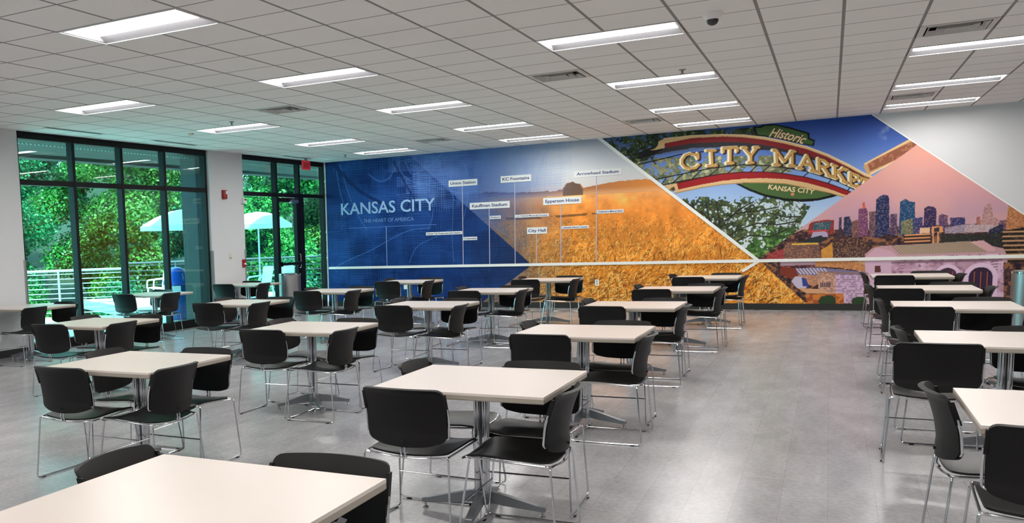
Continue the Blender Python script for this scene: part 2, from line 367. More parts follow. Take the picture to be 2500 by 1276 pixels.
def vent():
    r = empty('ceiling_vent'); h = U/2-.008
    bm = bmesh.new()
    def ring(bm, a, za, b, zb):
        A = [bm.verts.new((x*a, y*a, za)) for x, y in ((-1, -1), (1, -1), (1, 1), (-1, 1))]; B = [bm.verts.new((x*b, y*b, zb)) for x, y in ((-1, -1), (1, -1), (1, 1), (-1, 1))]
        for k in range(4): bm.faces.new((A[k], A[(k+1) % 4], B[(k+1) % 4], B[k]))
    ring(bm, h, -.002, h-.05, -.006); ring(bm, h, .004, h-.05, .0); ring(bm, h, -.002, h, .004); ring(bm, h-.05, -.006, h-.05, 0)
    obj('frame', bm, M_VENT, r)
    for a in (.235, .165, .095):
        bm = bmesh.new(); ring(bm, a, -.010, a-.03, .030); ring(bm, a, -.007, a-.03, .033); ring(bm, a, -.012, a, -.008); obj('louvre', bm, M_VENT, r)
    bm = bmesh.new(); ring(bm, h-.02, 0.001, h-.04, .13); A = [bm.verts.new((x*(h-.04), y*(h-.04), .13)) for x, y in ((-1, -1), (1, -1), (1, 1), (-1, 1))]; bm.faces.new(A)
    obj('duct', bm, M_DARK, r)
    return r
v0 = vent()
VL = ['square ceiling diffuser above the aisle row tables, nearer the camera', 'square ceiling diffuser towards the windows, nearer the camera', 'square ceiling diffuser at the upper right of the photo',
      'square ceiling diffuser between the two farthest right-hand lights', 'square ceiling diffuser near the mural above the wheat field', 'square ceiling diffuser near the mural above the blue map']
for n, (i, j) in enumerate(VENT):
    loc = ((i+.5)*U, (j+.5)*U, CE); o = v0 if n == 0 else dup(v0, loc); o.location = loc
    tag(o, VL[n], 'ceiling vent', 'square ceiling diffusers')
for n, (j0, lb) in enumerate(((0.85, 'dark linear slot vent over the left half of the big window'), (4.9, 'dark linear slot vent over the right half of the big window'), (11.95, 'dark linear slot vent over the glazed door'))):
    r = empty('slot_vent', (-16.05*U, (j0+1)*U, CE), 0, lb, 'slot vent', 'linear slot vents')
    bm = bmesh.new(); box(bm, -.055, -.035, -U, U, -.006, -.0005); box(bm, .035, .055, -U, U, -.006, -.0005); box(bm, -.035, .035, -U, -U+.012, -.006, -.0005); box(bm, -.035, .035, U-.012, U, -.006, -.0005); obj('frame', bm, M_VENT, r)
    bm = bmesh.new(); box(bm, -.035, .035, -U+.012, U-.012, -.003, -.001); obj('slot', bm, M_DARK, r)
# dome camera
r = empty('security_camera', (-1.53*U, -1.2*U, CE), 0, 'white dome security camera on the ceiling', 'security camera')
bm = bmesh.new(); lathe(bm, [(.075, 0), (.075, -.022), (.066, -.045), (.05, -.058)], 24); obj('housing', bm, M_WHITE, r, True)
bm = bmesh.new(); lathe(bm, [(.047, -.056), (.045, -.075), (.034, -.094), (.016, -.104), (.002, -.107)], 20); obj('dome', bm, mat('smoked_dome', (12, 12, 14), .08, spec=.8), r, True)
for n, (x, y, lb) in enumerate(((-2.5*U, 3.45*U, 'small sprinkler head beside the second light of the third row'), (-12.42*U, 3.34*U, 'small sprinkler head beside a light in the window row'), (-14.5*U, 13.5*U, 'small sprinkler head near the corner above the glazed door'))):
    r = empty('sprinkler', (x, y, CE), 0, lb, 'sprinkler', 'ceiling sprinkler heads')
    bm = bmesh.new(); lathe(bm, [(.04, 0), (.038, -.006), (.015, -.008), (.012, -.035), (.006, -.04)], 16); obj('escutcheon', bm, M_GUARD, r, True)
    bm = bmesh.new(); lathe(bm, [(.028, -.046), (.028, -.05)], 16); tube(bm, [(0, 0, -.035), (0, 0, -.048)], .006); obj('deflector', bm, M_FOOT, r)
r = empty('smoke_detector', (-14.5*U, 4.5*U, CE), 0, 'small round smoke detector on the ceiling near the window row', 'smoke detector')
bm = bmesh.new(); lathe(bm, [(.06, 0), (.058, -.02), (.035, -.032)], 20); obj('cover', bm, M_CREAM, r, True)
# exit sign hung in front of the glazed door
r = empty('exit_sign', RW(1.46, .35, 3.05), -TH, 'red illuminated exit sign hanging above the glazed door', 'exit sign')
bm = bmesh.new(); box(bm, -.022, .022, -.15, .15, 0, .19, .004); obj('housing', bm, mat('exit_red', (190, 26, 40), .4, emis=.2), r)
bm = bmesh.new(); box(bm, -.008, .008, -.05, .05, .19, CE-3.05); obj('mount', bm, M_GUARD, r)
def rot_x(X, Z, D): return np.stack([np.full_like(X, .0235)-(D+.004)*0.2, X-.125, Z+.045], -1).astype(np.float32)
lettering('lettering', 'EXIT', mat('exit_letters', (96, 8, 16), .5), r, 0, 0, .25, .10, y=0, rot=rot_x, fat=.02)

# ------------------------------------------------------------------ small fittings on the column
def fitting(name, wd, z, lb, cat): return empty(name, RW(wd, 0.0, z), -TH, lb, cat)
r = fitting('fire_alarm', 4.04, 2.40, 'red fire alarm strobe high on the white column', 'fire alarm')
bm = bmesh.new(); box(bm, .0, .05, -.065, .065, 0, .17, .008); obj('housing', bm, M_RED, r)
bm = bmesh.new(); box(bm, .05, .07, .0, .045, .09, .15, .005); obj('strobe_lens', bm, M_WHITE, r)
r = fitting('camera_sensor', 3.40, 2.32, 'small white sensor box on the right edge of the column', 'sensor')
bm = bmesh.new(); box(bm, 0, .07, -.05, .05, 0, .11, .008); obj('housing', bm, M_WHITE, r)
bm = bmesh.new(); box(bm, .07, .074, -.03, .03, .06, .09, .001); obj('sensor_window', bm, M_DARK, r)
r = fitting('light_switch', 3.90, 1.22, 'cream wall switch plate on the middle of the white column', 'light switch')
bm = bmesh.new(); box(bm, 0, .008, -.045, .045, 0, .13, .002); obj('plate', bm, M_CREAM, r)
bm = bmesh.new(); box(bm, .008, .016, -.018, .018, .02, .05, .002); obj('rocker', bm, M_GUARD, r)
r = fitting('fire_pull_station', 3.46, 1.06, 'red fire alarm pull station low on the column', 'fire alarm')
bm = bmesh.new(); box(bm, 0, .045, -.045, .045, 0, .15, .006); obj('housing', bm, M_RED, r)
bm = bmesh.new(); box(bm, .045, .058, -.032, .032, .045, .08, .004); obj('handle', bm, M_WHITE, r)

# ------------------------------------------------------------------ the printed mural
# A fine grid over the wall graphic; every grid point takes the colour of the print there.
# s = metres along the wall from the window corner, z = metres above the floor.
MH = 0.008
MS0, MS1, MZ0, MZ1 = 0.0, 12.72, 0.115, 3.315
MNX, MNZ = int((MS1-MS0)/MH)+1, int((MZ1-MZ0)/MH)+1
rng = np.random.default_rng(7)
SS, ZZ = np.meshgrid(MS0+np.arange(MNX)*MH, MZ0+np.arange(MNZ)*MH)      # [row z, col s]
IMG = np.zeros((MNZ, MNX, 3), np.float32)

def vnoise(sx, sz, seed=0, ox=0, shear=0.0):
    r = np.random.default_rng(seed)
    g = r.random((260, 260)).astype(np.float32)
    X = (SS+shear*ZZ)/sx+ox+20; Z = ZZ/sz+20
    xi = np.floor(X).astype(int); zi = np.floor(Z).astype(int)
    fx = X-xi; fz = Z-zi; fx = fx*fx*(3-2*fx); fz = fz*fz*(3-2*fz)
    xi %= 259; zi %= 259
    return (g[zi, xi]*(1-fx)*(1-fz)+g[zi, xi+1]*fx*(1-fz)+g[zi+1, xi]*(1-fx)*fz+g[zi+1, xi+1]*fx*fz)

def fbm(s, seed=0, n=4):
    a = 0; t = 0; w = 1.0
    for k in range(n):
        a = a+w*vnoise(s/2**k, s/2**k, seed+k); t += w; w *= 0.6
    return a/t

def bbox(pts, pad=0.02):
    xs = [p[0] for p in pts]; zs = [p[1] for p in pts]
    a = max(0, int((min(xs)-pad-MS0)/MH)); b = min(MNX, int((max(xs)+pad-MS0)/MH)+2)
    c = max(0, int((min(zs)-pad-MZ0)/MH)); d = min(MNZ, int((max(zs)+pad-MZ0)/MH)+2)
    return slice(c, max(c, d)), slice(a, max(a, b))

def pmask(pts, full=False):
    sl = (slice(0, MNZ), slice(0, MNX)) if full else bbox(pts)
    S, Z = SS[sl], ZZ[sl]
    m = np.zeros(S.shape, bool)
    n = len(pts)
    for i in range(n):
        x1, y1 = pts[i]; x2, y2 = pts[(i+1) % n]
        if y1 == y2: continue
        c = ((Z >= y1) != (Z >= y2)) & (S < (x2-x1)*(Z-y1)/(y2-y1)+x1)
        m ^= c
    return sl, m

def col(c): return np.array(c, np.float32)

def put(sl, m, c, a=1.0):
    v = IMG[sl]
    mm = (m.astype(np.float32)*a)[..., None]
    IMG[sl] = v*(1-mm)+(c if isinstance(c, np.ndarray) and c.ndim == 3 else col(c))*mm

def poly(pts, c, a=1.0, clip=None):
    sl, m = pmask(pts)
    if clip is not None: m = m & clip[sl]
    put(sl, m, c, a)

def line(pts, w, c, a=1.0, clip=None):
    for p, q in zip(pts[:-1], pts[1:]):
        sl = bbox([p, q], w+0.02)
        S, Z = SS[sl], ZZ[sl]
        if S.size == 0: continue
        dx, dz = q[0]-p[0], q[1]-p[1]; L = dx*dx+dz*dz+1e-9
        t = np.clip(((S-p[0])*dx+(Z-p[1])*dz)/L, 0, 1)
        d = np.hypot(S-p[0]-t*dx, Z-p[1]-t*dz)
        m = np.clip((w/2-d)/MH+0.5, 0, 1)
        if clip is not None: m = m*clip[sl]
        put(sl, m, c, a)

def grad(stops, V):
    xs = [s[0] for s in stops]
    return np.stack([np.interp(V, xs, [s[1][k] for s in stops]) for k in range(3)], -1).astype(np.float32)

# --- region outlines
R_BLUE = [(-0.011, 3.320), (2.109, 3.299), (4.734, 0.925), (4.721, 0.833), (3.621, 0.042), (-0.126, 0.015)]
R_BLUE = [(-0.1, 0.0), (-0.1, 3.4)]+[(R_BLUE[1][0]-0.02, 3.4)]+R_BLUE[1:5]+[(R_BLUE[4][0], 0.0)]
apex = [(6.150, 3.282), (8.898, 0.917), (11.219, 2.753), (10.562, 3.296), (9.688, 0.107), (12.627, 1.545)]
tan1 = (apex[0], apex[1])
R_MARKET = [(apex[0][0]-0.05, 3.4), apex[1], apex[2], (apex[3][0]-0.12, 3.45)]
R_MARKET[0] = (apex[0][0]-(3.4-apex[0][1])*(apex[1][0]-apex[0][0])/(apex[0][1]-apex[1][1]), 3.4)
edge_dir = ((apex[5][0]-apex[3][0])/(apex[3][1]-apex[5][1]))
edge = lambda z: apex[3][0]+(apex[3][1]-z)*edge_dir           # right edge of the print
R_MARKET[3] = (edge(3.4), 3.4); R_MARKET[2] = (edge(apex[2][1]), apex[2][1])
R_SKY = [apex[1], R_MARKET[2], (edge(0.0), 0.0), (apex[4][0]+0.15, 0.0), apex[4]]
_, mB = pmask(R_BLUE, True); _, mM = pmask(R_MARKET, True); _, mS = pmask(R_SKY, True)
mW = ~(mB | mM | mS)

# --- wheat field photograph
n1 = fbm(1.6, 3); n2 = fbm(0.25, 11)
HZ = [(2.087, 2.286), (3.585, 2.258), (6.400, 2.232), (8.870, 2.234)]
hz = np.interp(SS[0], [p[0] for p in HZ], [p[1] for p in HZ])[None, :]
hl = [(3.039, 2.374), (3.586, 2.395), (3.942, 2.408), (4.462, 2.360), (5.214, 2.349), (5.394, 2.363), (5.482, 2.478), (5.539, 2.490), (5.619, 2.509), (5.682, 2.457), (5.746, 2.461), (5.809, 2.385), (5.935, 2.386), (6.246, 2.437), (6.550, 2.465), (6.820, 2.478), (7.034, 2.464), (7.432, 2.460)]
hill = np.interp(SS[0], [p[0] for p in hl], [p[1] for p in hl])[None, :]+0.03*(vnoise(0.06, 9, 5)-0.5)
sky = grad([(2.2, (226, 196, 178)), (2.45, (214, 208, 206)), (2.8, (214, 216, 218)), (3.0, (200, 202, 210)), (3.3, (160, 164, 180))], ZZ+0.35*(vnoise(3.2, 0.35, 21)-0.5))
put((slice(0, MNZ), slice(0, MNX)), mW, sky)
hx = np.clip((SS-4.6)/2.6, 0, 1)[..., None]
put((slice(0, MNZ), slice(0, MNX)), mW & (ZZ < hill), col((120, 82, 74))*(1-hx)+col((228, 142, 66))*hx)
hzband = np.clip(1-abs(ZZ-hz-0.02)/0.10, 0, 1)
put((slice(0, MNZ), slice(0, MNX)), (mW & (ZZ < hill)).astype(np.float32)*hzband*0.75, (236, 178, 132))
TR = [(5.410, 2.224), (5.410, 2.345), (5.458, 2.415), (5.498, 2.469), (5.555, 2.489), (5.595, 2.511), (5.651, 2.483), (5.690, 2.465), (5.746, 2.453), (5.778, 2.395), (5.817, 2.345), (5.810, 2.202)]
poly([(p[0]+rng.normal(0, .006), p[1]+rng.normal(0, .006)) for p in TR], (104, 82, 70), 0.9, mW)
fz = (hz-ZZ)
field = grad([(0, (238, 160, 92)), (0.15, (226, 140, 64)), (0.45, (214, 130, 52)), (0.9, (205, 128, 48)), (1.5, (196, 122, 38)), (2.2, (186, 116, 34))], fz)
field = np.clip(field*(0.80+0.6*n2[..., None]), 0, 255)
mf = mW & (ZZ < hz)
put((slice(0, MNZ), slice(0, MNX)), mf, field)
BAND = [(4.243, 1.863), (5.131, 1.856), (6.109, 1.884), (6.109, 1.844), (5.131, 1.807), (4.242, 1.812)]
sl, m = pmask(BAND); put(sl, m*(n2[sl] > 0.42), (112, 74, 40), 0.8)
# ears of wheat: thousands of short strokes, larger towards the floor
ws = [(150, 84, 22), (252, 190, 92), (240, 160, 60), (92, 52, 16), (255, 214, 130), (206, 118, 34)]
wx0, wx1 = 3.4, 9.75
N = 7600
zs = 0.12+(rng.random(N)**1.35)*1.62
order = np.argsort(-zs)
for k in order:
    z = zs[k]; s = wx0+(wx1-wx0)*rng.random()
    ix = int((s-MS0)/MH); iz = int((z-MZ0)/MH)
    if not mf[iz, min(ix, MNX-1)]: continue
    g = np.clip((1.78-z)/1.6, 0.08, 1)
    L = (0.02+0.16*g)*(0.5+rng.random())
    an = rng.normal(0.25, 0.5)+(0.35 if z < 0.85 else 0)
    w = 0.006+0.012*g*rng.random()
    p0 = (s, z); p1 = (s+L*math.sin(an)*.5, z+L*.5*math.cos(an)); p2 = (s+L*math.sin(an*1.6), z+L*math.cos(an*1.6))
    line([p0, p1, p2], w, ws[int(rng.integers(0, 6))], 0.75, mf)
# warm haze low over the far field
hzm = np.clip(1-fz/0.35, 0, 1)*np.clip((SS-5.0)/2.5, 0, 1)
put((slice(0, MNZ), slice(0, MNX)), mf.astype(np.float32)*hzm*0.55, (242, 164, 92))
SUN = [(6.583, 2.096)]
d = np.hypot(SS-SUN[0][0], ZZ-SUN[0][1])
put((slice(0, MNZ), slice(0, MNX)), mW*np.clip(1-d/0.09, 0, 1), (246, 206, 110))
# the photograph fades into blue map paper on its left
fade = np.clip(1-(SS-2.2)/3.3, 0, 1)
low = np.clip((1.9-ZZ)/0.5, 0, 1)
put((slice(0, MNZ), slice(0, MNX)), mW*np.clip(fade*1.5, 0, 0.93)*(1-low), (52, 82, 150))
put((slice(0, MNZ), slice(0, MNX)), mW*np.clip(fade*1.45, 0, 0.80)*low, (92, 84, 92))

# --- blue map
bl = col((0, 38, 98))+(fbm(0.8, 33)[..., None]-0.5)*col((16, 40, 70))
dk = np.clip((SS-2.6)/2.2, 0, 1)*np.clip((2.4-ZZ)/1.2, 0, 1)
bl = bl*(1-dk[..., None])+col((22, 32, 66))*dk[..., None]
put((slice(0, MNZ), slice(0, MNX)), mB, bl)
mapmask = (mB | (mW & (SS < 5.6)))
street = mapmask*np.clip(1.35-SS/4.6, 0.0, 1)
for k in range(520):                     # blocks of parallel streets
    s = rng.random()*5.4; z = 0.15+rng.random()*3.1; w = 0.12+rng.random()*0.5; h = 0.1+rng.random()*0.42
    sl = bbox([(s, z), (s+w, z+h)], 0)
    if SS[sl].size == 0: continue
    up = z > 2.0 and s > 1.6
    c = (96, 134, 200) if up else (38, 86, 156)
    st = int(rng.integers(4, 8))
    m = np.zeros(SS[sl].shape, np.float32)
    if rng.random() < 0.62: m[::st, :] = 1
    else: m[:, ::st] = 1
    put(sl, m*street[sl], c, 0.8 if up else 0.55)
def wavy(p0, p1, amp, n=14):
    ph = rng.random()*6; dx, dz = p1[0]-p0[0], p1[1]-p0[1]; L = math.hypot(dx, dz)
    return [(p0[0]+dx*t/n-dz/L*amp*math.sin(ph+t*0.55), p0[1]+dz*t/n+dx/L*amp*math.sin(ph+t*0.55)) for t in range(n+1)]
ROADS = [[(0.292, 3.085), (0.362, 2.600), (0.479, 2.269), (0.665, 2.122)], [(1.104, 2.964), (1.354, 2.767), (1.606, 2.813), (1.730, 3.010), (1.862, 3.177)], [(1.734, 3.187), (1.953, 2.861), (2.174, 2.714), (2.480, 2.651), (2.809, 2.544), (3.224, 2.433)],
         [(2.009, 3.166), (2.148, 2.848), (2.391, 2.963), (2.677, 3.072), (2.868, 3.299)], [(2.868, 3.273), (2.939, 3.053), (2.860, 2.800), (2.996, 2.575), (3.130, 2.266)], [(5.135, 3.211), (4.986, 2.900), (4.885, 2.581), (4.800, 2.259), (4.840, 1.927), (4.797, 1.598)],
         [(3.045, 2.787), (3.105, 2.440), (3.089, 2.009), (3.053, 1.489), (3.091, 0.963)], [(0.221, 0.921), (0.634, 1.101), (1.109, 1.257), (1.573, 1.491), (2.074, 1.699), (2.558, 1.717)], [(2.580, 2.906), (2.553, 2.472), (2.659, 2.029), (2.519, 1.683)],
         [(3.028, 1.664), (2.649, 1.502), (2.213, 1.337), (2.059, 0.982)], [(0.383, 3.244), (0.459, 2.963), (0.574, 2.587), (0.769, 2.117), (1.019, 1.738)], [(3.900, 1.801), (4.066, 1.625), (4.283, 1.491), (4.472, 1.359)], [(2.206, 3.300), (2.680, 3.210), (3.144, 3.208), (3.774, 3.175), (4.296, 3.166)],
         [(3.324, 3.066), (3.500, 2.672), (3.403, 2.166), (3.307, 1.826)]]
def smooth(p):
    for _ in range(2):
        q = [p[0]]
        for a, b in zip(p[:-1], p[1:]): q += [(a[0]*.75+b[0]*.25, a[1]*.75+b[1]*.25), (a[0]*.25+b[0]*.75, a[1]*.25+b[1]*.75)]
        p = q+[p[-1]]
    return p
for r_ in ROADS:
    line(smooth(r_), 0.02, (92, 134, 198), 0.5, street)
for k in range(46):
    s = rng.random()*5.0; z = 0.2+rng.random()*3; a = rng.random()*6.28; L = 0.3+rng.random()*0.8
    line(wavy((s, z), (s+L*math.cos(a), z+L*math.sin(a)), 0.05), 0.010, (70, 110, 180), 0.35, street)
RIVER = [(0.223, 3.256), (0.582, 2.863), (0.888, 2.587), (1.141, 2.445), (1.492, 2.264), (1.668, 2.075)]
line(RIVER, 0.07, (6, 32, 86), 0.7, street)
line([(1.734, 3.187), (1.951, 2.773), (2.121, 2.497), (2.066, 2.234), (1.933, 1.973)], 0.05, (6, 30, 80), 0.6, street)

# --- market arch photograph
sk = grad([(0.9, (196, 212, 226)), (1.7, (172, 196, 222)), (2.3, (126, 156, 206)), (2.9, (72, 102, 172)), (3.3, (44, 72, 150))], ZZ+0.06*(SS-9.5))
put((slice(0, MNZ), slice(0, MNX)), mM, sk)
cl = np.clip((fbm(0.16, 61)-0.55)*5, 0, 1)*np.clip(1-np.hypot((SS-10.95)/0.35, (ZZ-3.0)/0.2), 0, 1)
put((slice(0, MNZ), slice(0, MNX)), mM*cl, (205, 212, 230))
# foliage behind and around the arch
lf = fbm(0.13, 71, 3); lf2 = fbm(0.05, 91, 2); lf3 = fbm(0.7, 101, 2)
def cover(pts, soft, thr, c1, c2, a=1.0, lit=(120, 130, 84)):
    cs = sum(p[0] for p in pts)/len(pts); cz = sum(p[1] for p in pts)/len(pts)
    sl, m = pmask(pts)
    v = (0.55*lf+0.45*lf2)[sl]
    k = m & mM[sl] & (v > thr)
    cc = col(c1)+(col(c2)-col(c1))*np.clip((lf2[sl]-0.3)*2.2, 0, 1)[..., None]
    put(sl, k, cc, a)
    put(sl, m & mM[sl] & (lf2[sl] > 0.70) & (lf[sl] > 0.45), lit, 0.7)
poly([(6.165, 3.296), (7.843, 3.294), (8.817, 3.246), (8.984, 2.995), (7.139, 2.891), (6.848, 2.607), (6.624, 2.777)], (84, 92, 96), 0.45, mM)
cover([(6.165, 3.296), (7.135, 3.331), (8.254, 3.271), (8.817, 3.260), (8.919, 3.001), (7.846, 3.094), (7.139, 2.891), (6.849, 2.530), (6.396, 3.028)], 0, 0.43, (26, 34, 26), (64, 76, 48))
cover([(6.698, 2.772), (7.139, 2.853), (8.530, 2.781), (9.182, 2.729), (9.411, 2.427), (8.536, 2.452), (7.856, 2.387), (7.219, 2.123), (7.071, 2.362)], 0, 0.40, (84, 92, 62), (150, 146, 108), 0.95, (186, 184, 150))
poly([(7.545, 1.953), (9.579, 1.955), (9.593, 1.420), (9.218, 1.144), (8.831, 0.948), (8.492, 1.238), (7.866, 1.673)], (206, 214, 206), 0.55, mM)
cover([(7.437, 2.035), (7.861, 2.087), (9.070, 2.019), (9.706, 1.842), (9.529, 1.458), (9.691, 1.238), (9.255, 0.939), (8.898, 0.917), (8.492, 1.238)], 0, 0.50, (40, 52, 34), (82, 100, 58))
cover([(7.473, 2.018), (8.275, 2.005), (8.878, 1.885), (8.822, 1.375), (8.492, 1.223), (7.866, 1.711)], 0, 0.42, (38, 48, 32), (86, 98, 62))
cover([(8.887, 1.446), (9.211, 1.470), (9.779, 1.413), (9.600, 1.133), (9.223, 0.940), (8.898, 0.917), (8.696, 1.047)], 0, 0.38, (44, 74, 34), (96, 140, 70), 1, (140, 176, 96))
for b in ([(8.233, 1.246), (8.269, 1.544), (8.223, 1.844), (8.194, 1.979)], [(8.257, 1.470), (8.416, 1.686), (8.647, 1.860), (8.811, 1.946)], [(8.245, 1.358), (8.110, 1.625), (7.948, 1.820)], [(8.262, 1.581), (8.549, 1.754), (8.880, 1.775), (9.203, 1.832)],
          [(8.355, 1.280), (8.555, 1.459), (8.884, 1.556), (9.210, 1.521), (9.495, 1.567)], [(8.036, 1.928), (8.074, 1.702), (8.160, 1.533)], [(7.792, 1.978), (7.865, 1.786), (8.021, 1.591)], [(8.525, 1.237), (8.757, 1.341), (9.085, 1.308), (9.340, 1.429)],
          [(9.076, 1.730), (9.335, 1.646), (9.555, 1.650)], [(6.844, 3.182), (6.992, 2.979), (7.141, 2.739)], [(7.280, 3.257), (7.424, 3.131), (7.707, 3.069)]):
    line(b, 0.022, (34, 32, 28), 0.95, mM)
for k in range(420):
    c0 = [(7.863, 1.937), (9.582, 1.849), (9.598, 1.205), (7.872, 1.257)]
    s = c0[0][0]+rng.random()*(c0[1][0]-c0[0][0]); z = c0[3][1]+rng.random()*(c0[0][1]-c0[3][1])
    a = rng.random()*3.14; L = 0.03+rng.random()*0.07
    line([(s, z), (s+L*math.cos(a), z+L*math.sin(a))], 0.012, [(36, 44, 28), (70, 86, 46), (60, 60, 40)][k % 3], 0.8, mM)
# brick cornice on the right
poly([(10.460, 2.450), (10.517, 2.514), (11.100, 2.830), (11.231, 2.732), (10.547, 2.279), (10.511, 2.337)], (196, 152, 104), 1, mM)
poly([(10.517, 2.500), (11.112, 2.802), (11.236, 2.751), (11.260, 2.683), (10.557, 2.361)], (140, 84, 62), 1, mM)
sl, m = pmask([(10.517, 2.500), (11.112, 2.802), (11.236, 2.751), (11.260, 2.683), (10.557, 2.361)]); put(sl, m & mM[sl] & (lf2[sl] > 0.55), (176, 116, 86), 0.7)
line([(10.483, 2.489), (11.100, 2.836)], 0.03, (222, 184, 136), 1, mM)
line([(10.569, 2.319), (11.014, 2.557)], 0.03, (226, 200, 160), 1, mM)

# steel truss rails
BK = (22, 22, 22)
line([(6.847, 2.753), (7.140, 2.800), (7.569, 2.879), (8.124, 2.908), (8.660, 2.900), (9.180, 2.829), (9.561, 2.699), (9.933, 2.530), (10.300, 2.310), (10.540, 2.143)], 0.02, BK, 1, mM)
for dz in (0, 0.13):
    line([(p[0], p[1]-dz) for p in [(7.143, 2.449), (7.588, 2.517), (8.129, 2.591), (8.639, 2.612), (9.141, 2.554), (9.629, 2.426), (10.099, 2.219), (10.378, 2.050)]], 0.018, BK, 1, mM)
for p, q in zip([(7.338, 2.481), (7.630, 2.522), (7.937, 2.560), (8.238, 2.591), (8.533, 2.606), (8.850, 2.589), (9.058, 2.567), (9.340, 2.503), (9.661, 2.410), (10.001, 2.261), (10.276, 2.104)], [(7.232, 2.313), (7.433, 2.354), (7.786, 2.421), (8.063, 2.448), (8.368, 2.471), (8.735, 2.460), (8.944, 2.460), (9.228, 2.412), (9.570, 2.331), (9.931, 2.167), (10.201, 1.998)]):
    line([p, q], 0.016, BK, 1, mM)
for k in range(3):
    poly([(p[0], p[1]) for p in [(6.846, 2.914), (7.139, 2.937), (7.283, 2.985), (7.268, 3.032), (7.065, 3.049), (6.845, 2.976)]], BK, 0.6, mM)
line([(6.846, 2.876), (7.283, 2.970), (7.708, 2.995)], 0.05, BK, 1, mM)

CREAM, RED, RED2, GRY, GRN = (206, 170, 122), (124, 34, 38), (142, 26, 30), (48, 46, 50), (70, 98, 52)
# green panels
poly([(8.777, 3.271), (8.881, 3.269), (8.946, 3.291), (9.125, 3.281), (9.367, 3.201), (9.650, 3.083), (9.658, 2.992), (9.739, 2.950), (9.724, 2.846), (9.430, 2.935), (9.131, 3.039), (8.813, 3.118)], (14, 16, 16), 1, mM)
poly([(8.817, 3.246), (8.901, 3.238), (8.965, 3.268), (9.126, 3.259), (9.362, 3.173), (9.619, 3.065), (9.634, 2.973), (9.715, 2.931), (9.698, 2.870), (9.429, 2.956), (9.130, 3.060), (8.852, 3.128)], GRN, 1, mM)
poly([(8.513, 2.278), (8.741, 2.140), (8.985, 2.024), (9.315, 1.934), (9.562, 1.903), (9.797, 1.908), (10.034, 1.958), (10.118, 1.989), (9.573, 2.218), (8.980, 2.299)], (14, 16, 14), 1, mM)
poly([(8.580, 2.274), (8.754, 2.176), (8.985, 2.068), (9.314, 1.977), (9.561, 1.949), (9.796, 1.950), (10.009, 1.995), (9.573, 2.218), (8.980, 2.299)], GRN, 1, mM)
# upper band
top = [(7.194, 3.152), (7.295, 3.195), (7.761, 3.206), (8.289, 3.180), (8.629, 3.138), (8.963, 3.068), (9.291, 2.968), (9.619, 2.848), (9.935, 2.690), (10.247, 2.493), (10.476, 2.332), (10.653, 2.231)]
b1 = [(7.296, 3.105), (7.762, 3.161), (8.289, 3.143), (8.630, 3.098), (8.964, 3.025), (9.292, 2.926), (9.620, 2.806), (9.936, 2.648), (10.248, 2.451), (10.477, 2.291), (10.643, 2.205)]
b2 = [(7.311, 3.021), (7.763, 3.065), (8.291, 3.048), (8.632, 3.008), (8.966, 2.932), (9.294, 2.826), (9.622, 2.708), (9.939, 2.551), (10.250, 2.375), (10.527, 2.185)]
b3 = [(7.139, 2.921), (7.312, 2.938), (7.764, 2.983), (8.293, 2.953), (8.805, 2.896), (9.135, 2.829), (9.460, 2.728), (9.779, 2.612), (10.093, 2.449), (10.407, 2.268), (10.491, 2.201)]
lip = [(7.036, 2.998), (7.138, 3.028), (7.181, 3.077), (7.194, 3.152)]
poly(top+b1[::-1]+[(7.297, 3.022), (7.138, 2.997)]+lip, CREAM, 1, mM)
poly(b2+b3[::-1], GRY, 1, mM)
poly(b1+b2[::-1], RED, 1, mM)
line(top[1:], 0.018, (232, 202, 158), 0.9, mM)
# lower band
c1 = [(7.526, 2.356), (7.953, 2.433), (8.301, 2.476), (8.642, 2.481), (8.976, 2.461), (9.304, 2.406), (9.632, 2.320), (9.948, 2.201), (10.181, 2.089), (10.368, 1.988)]
c2 = [(7.549, 2.237), (7.955, 2.306), (8.303, 2.350), (8.644, 2.365), (8.978, 2.353), (9.306, 2.313), (9.634, 2.228), (9.951, 2.110), (10.183, 1.999), (10.292, 1.958)]
c3 = [(7.500, 2.172), (7.955, 2.250), (8.304, 2.284), (8.646, 2.292), (8.980, 2.270), (9.308, 2.231), (9.637, 2.136), (9.953, 2.040), (10.263, 1.925)]
poly([(7.304, 2.324), (7.519, 2.356), (7.549, 2.241)]+c2+c3[::-1]+[(7.477, 2.260), (7.377, 2.251)], CREAM, 1, mM)
poly([(7.413, 2.272), (7.477, 2.298), (7.499, 2.236), (7.456, 2.208)], (90, 60, 40), 1, mM)
poly(c1+c2[::-1], RED2, 1, mM)
line(c1, 0.016, (60, 14, 16), 0.9, mM)
line(c3, 0.016, (150, 112, 66), 0.8, mM)

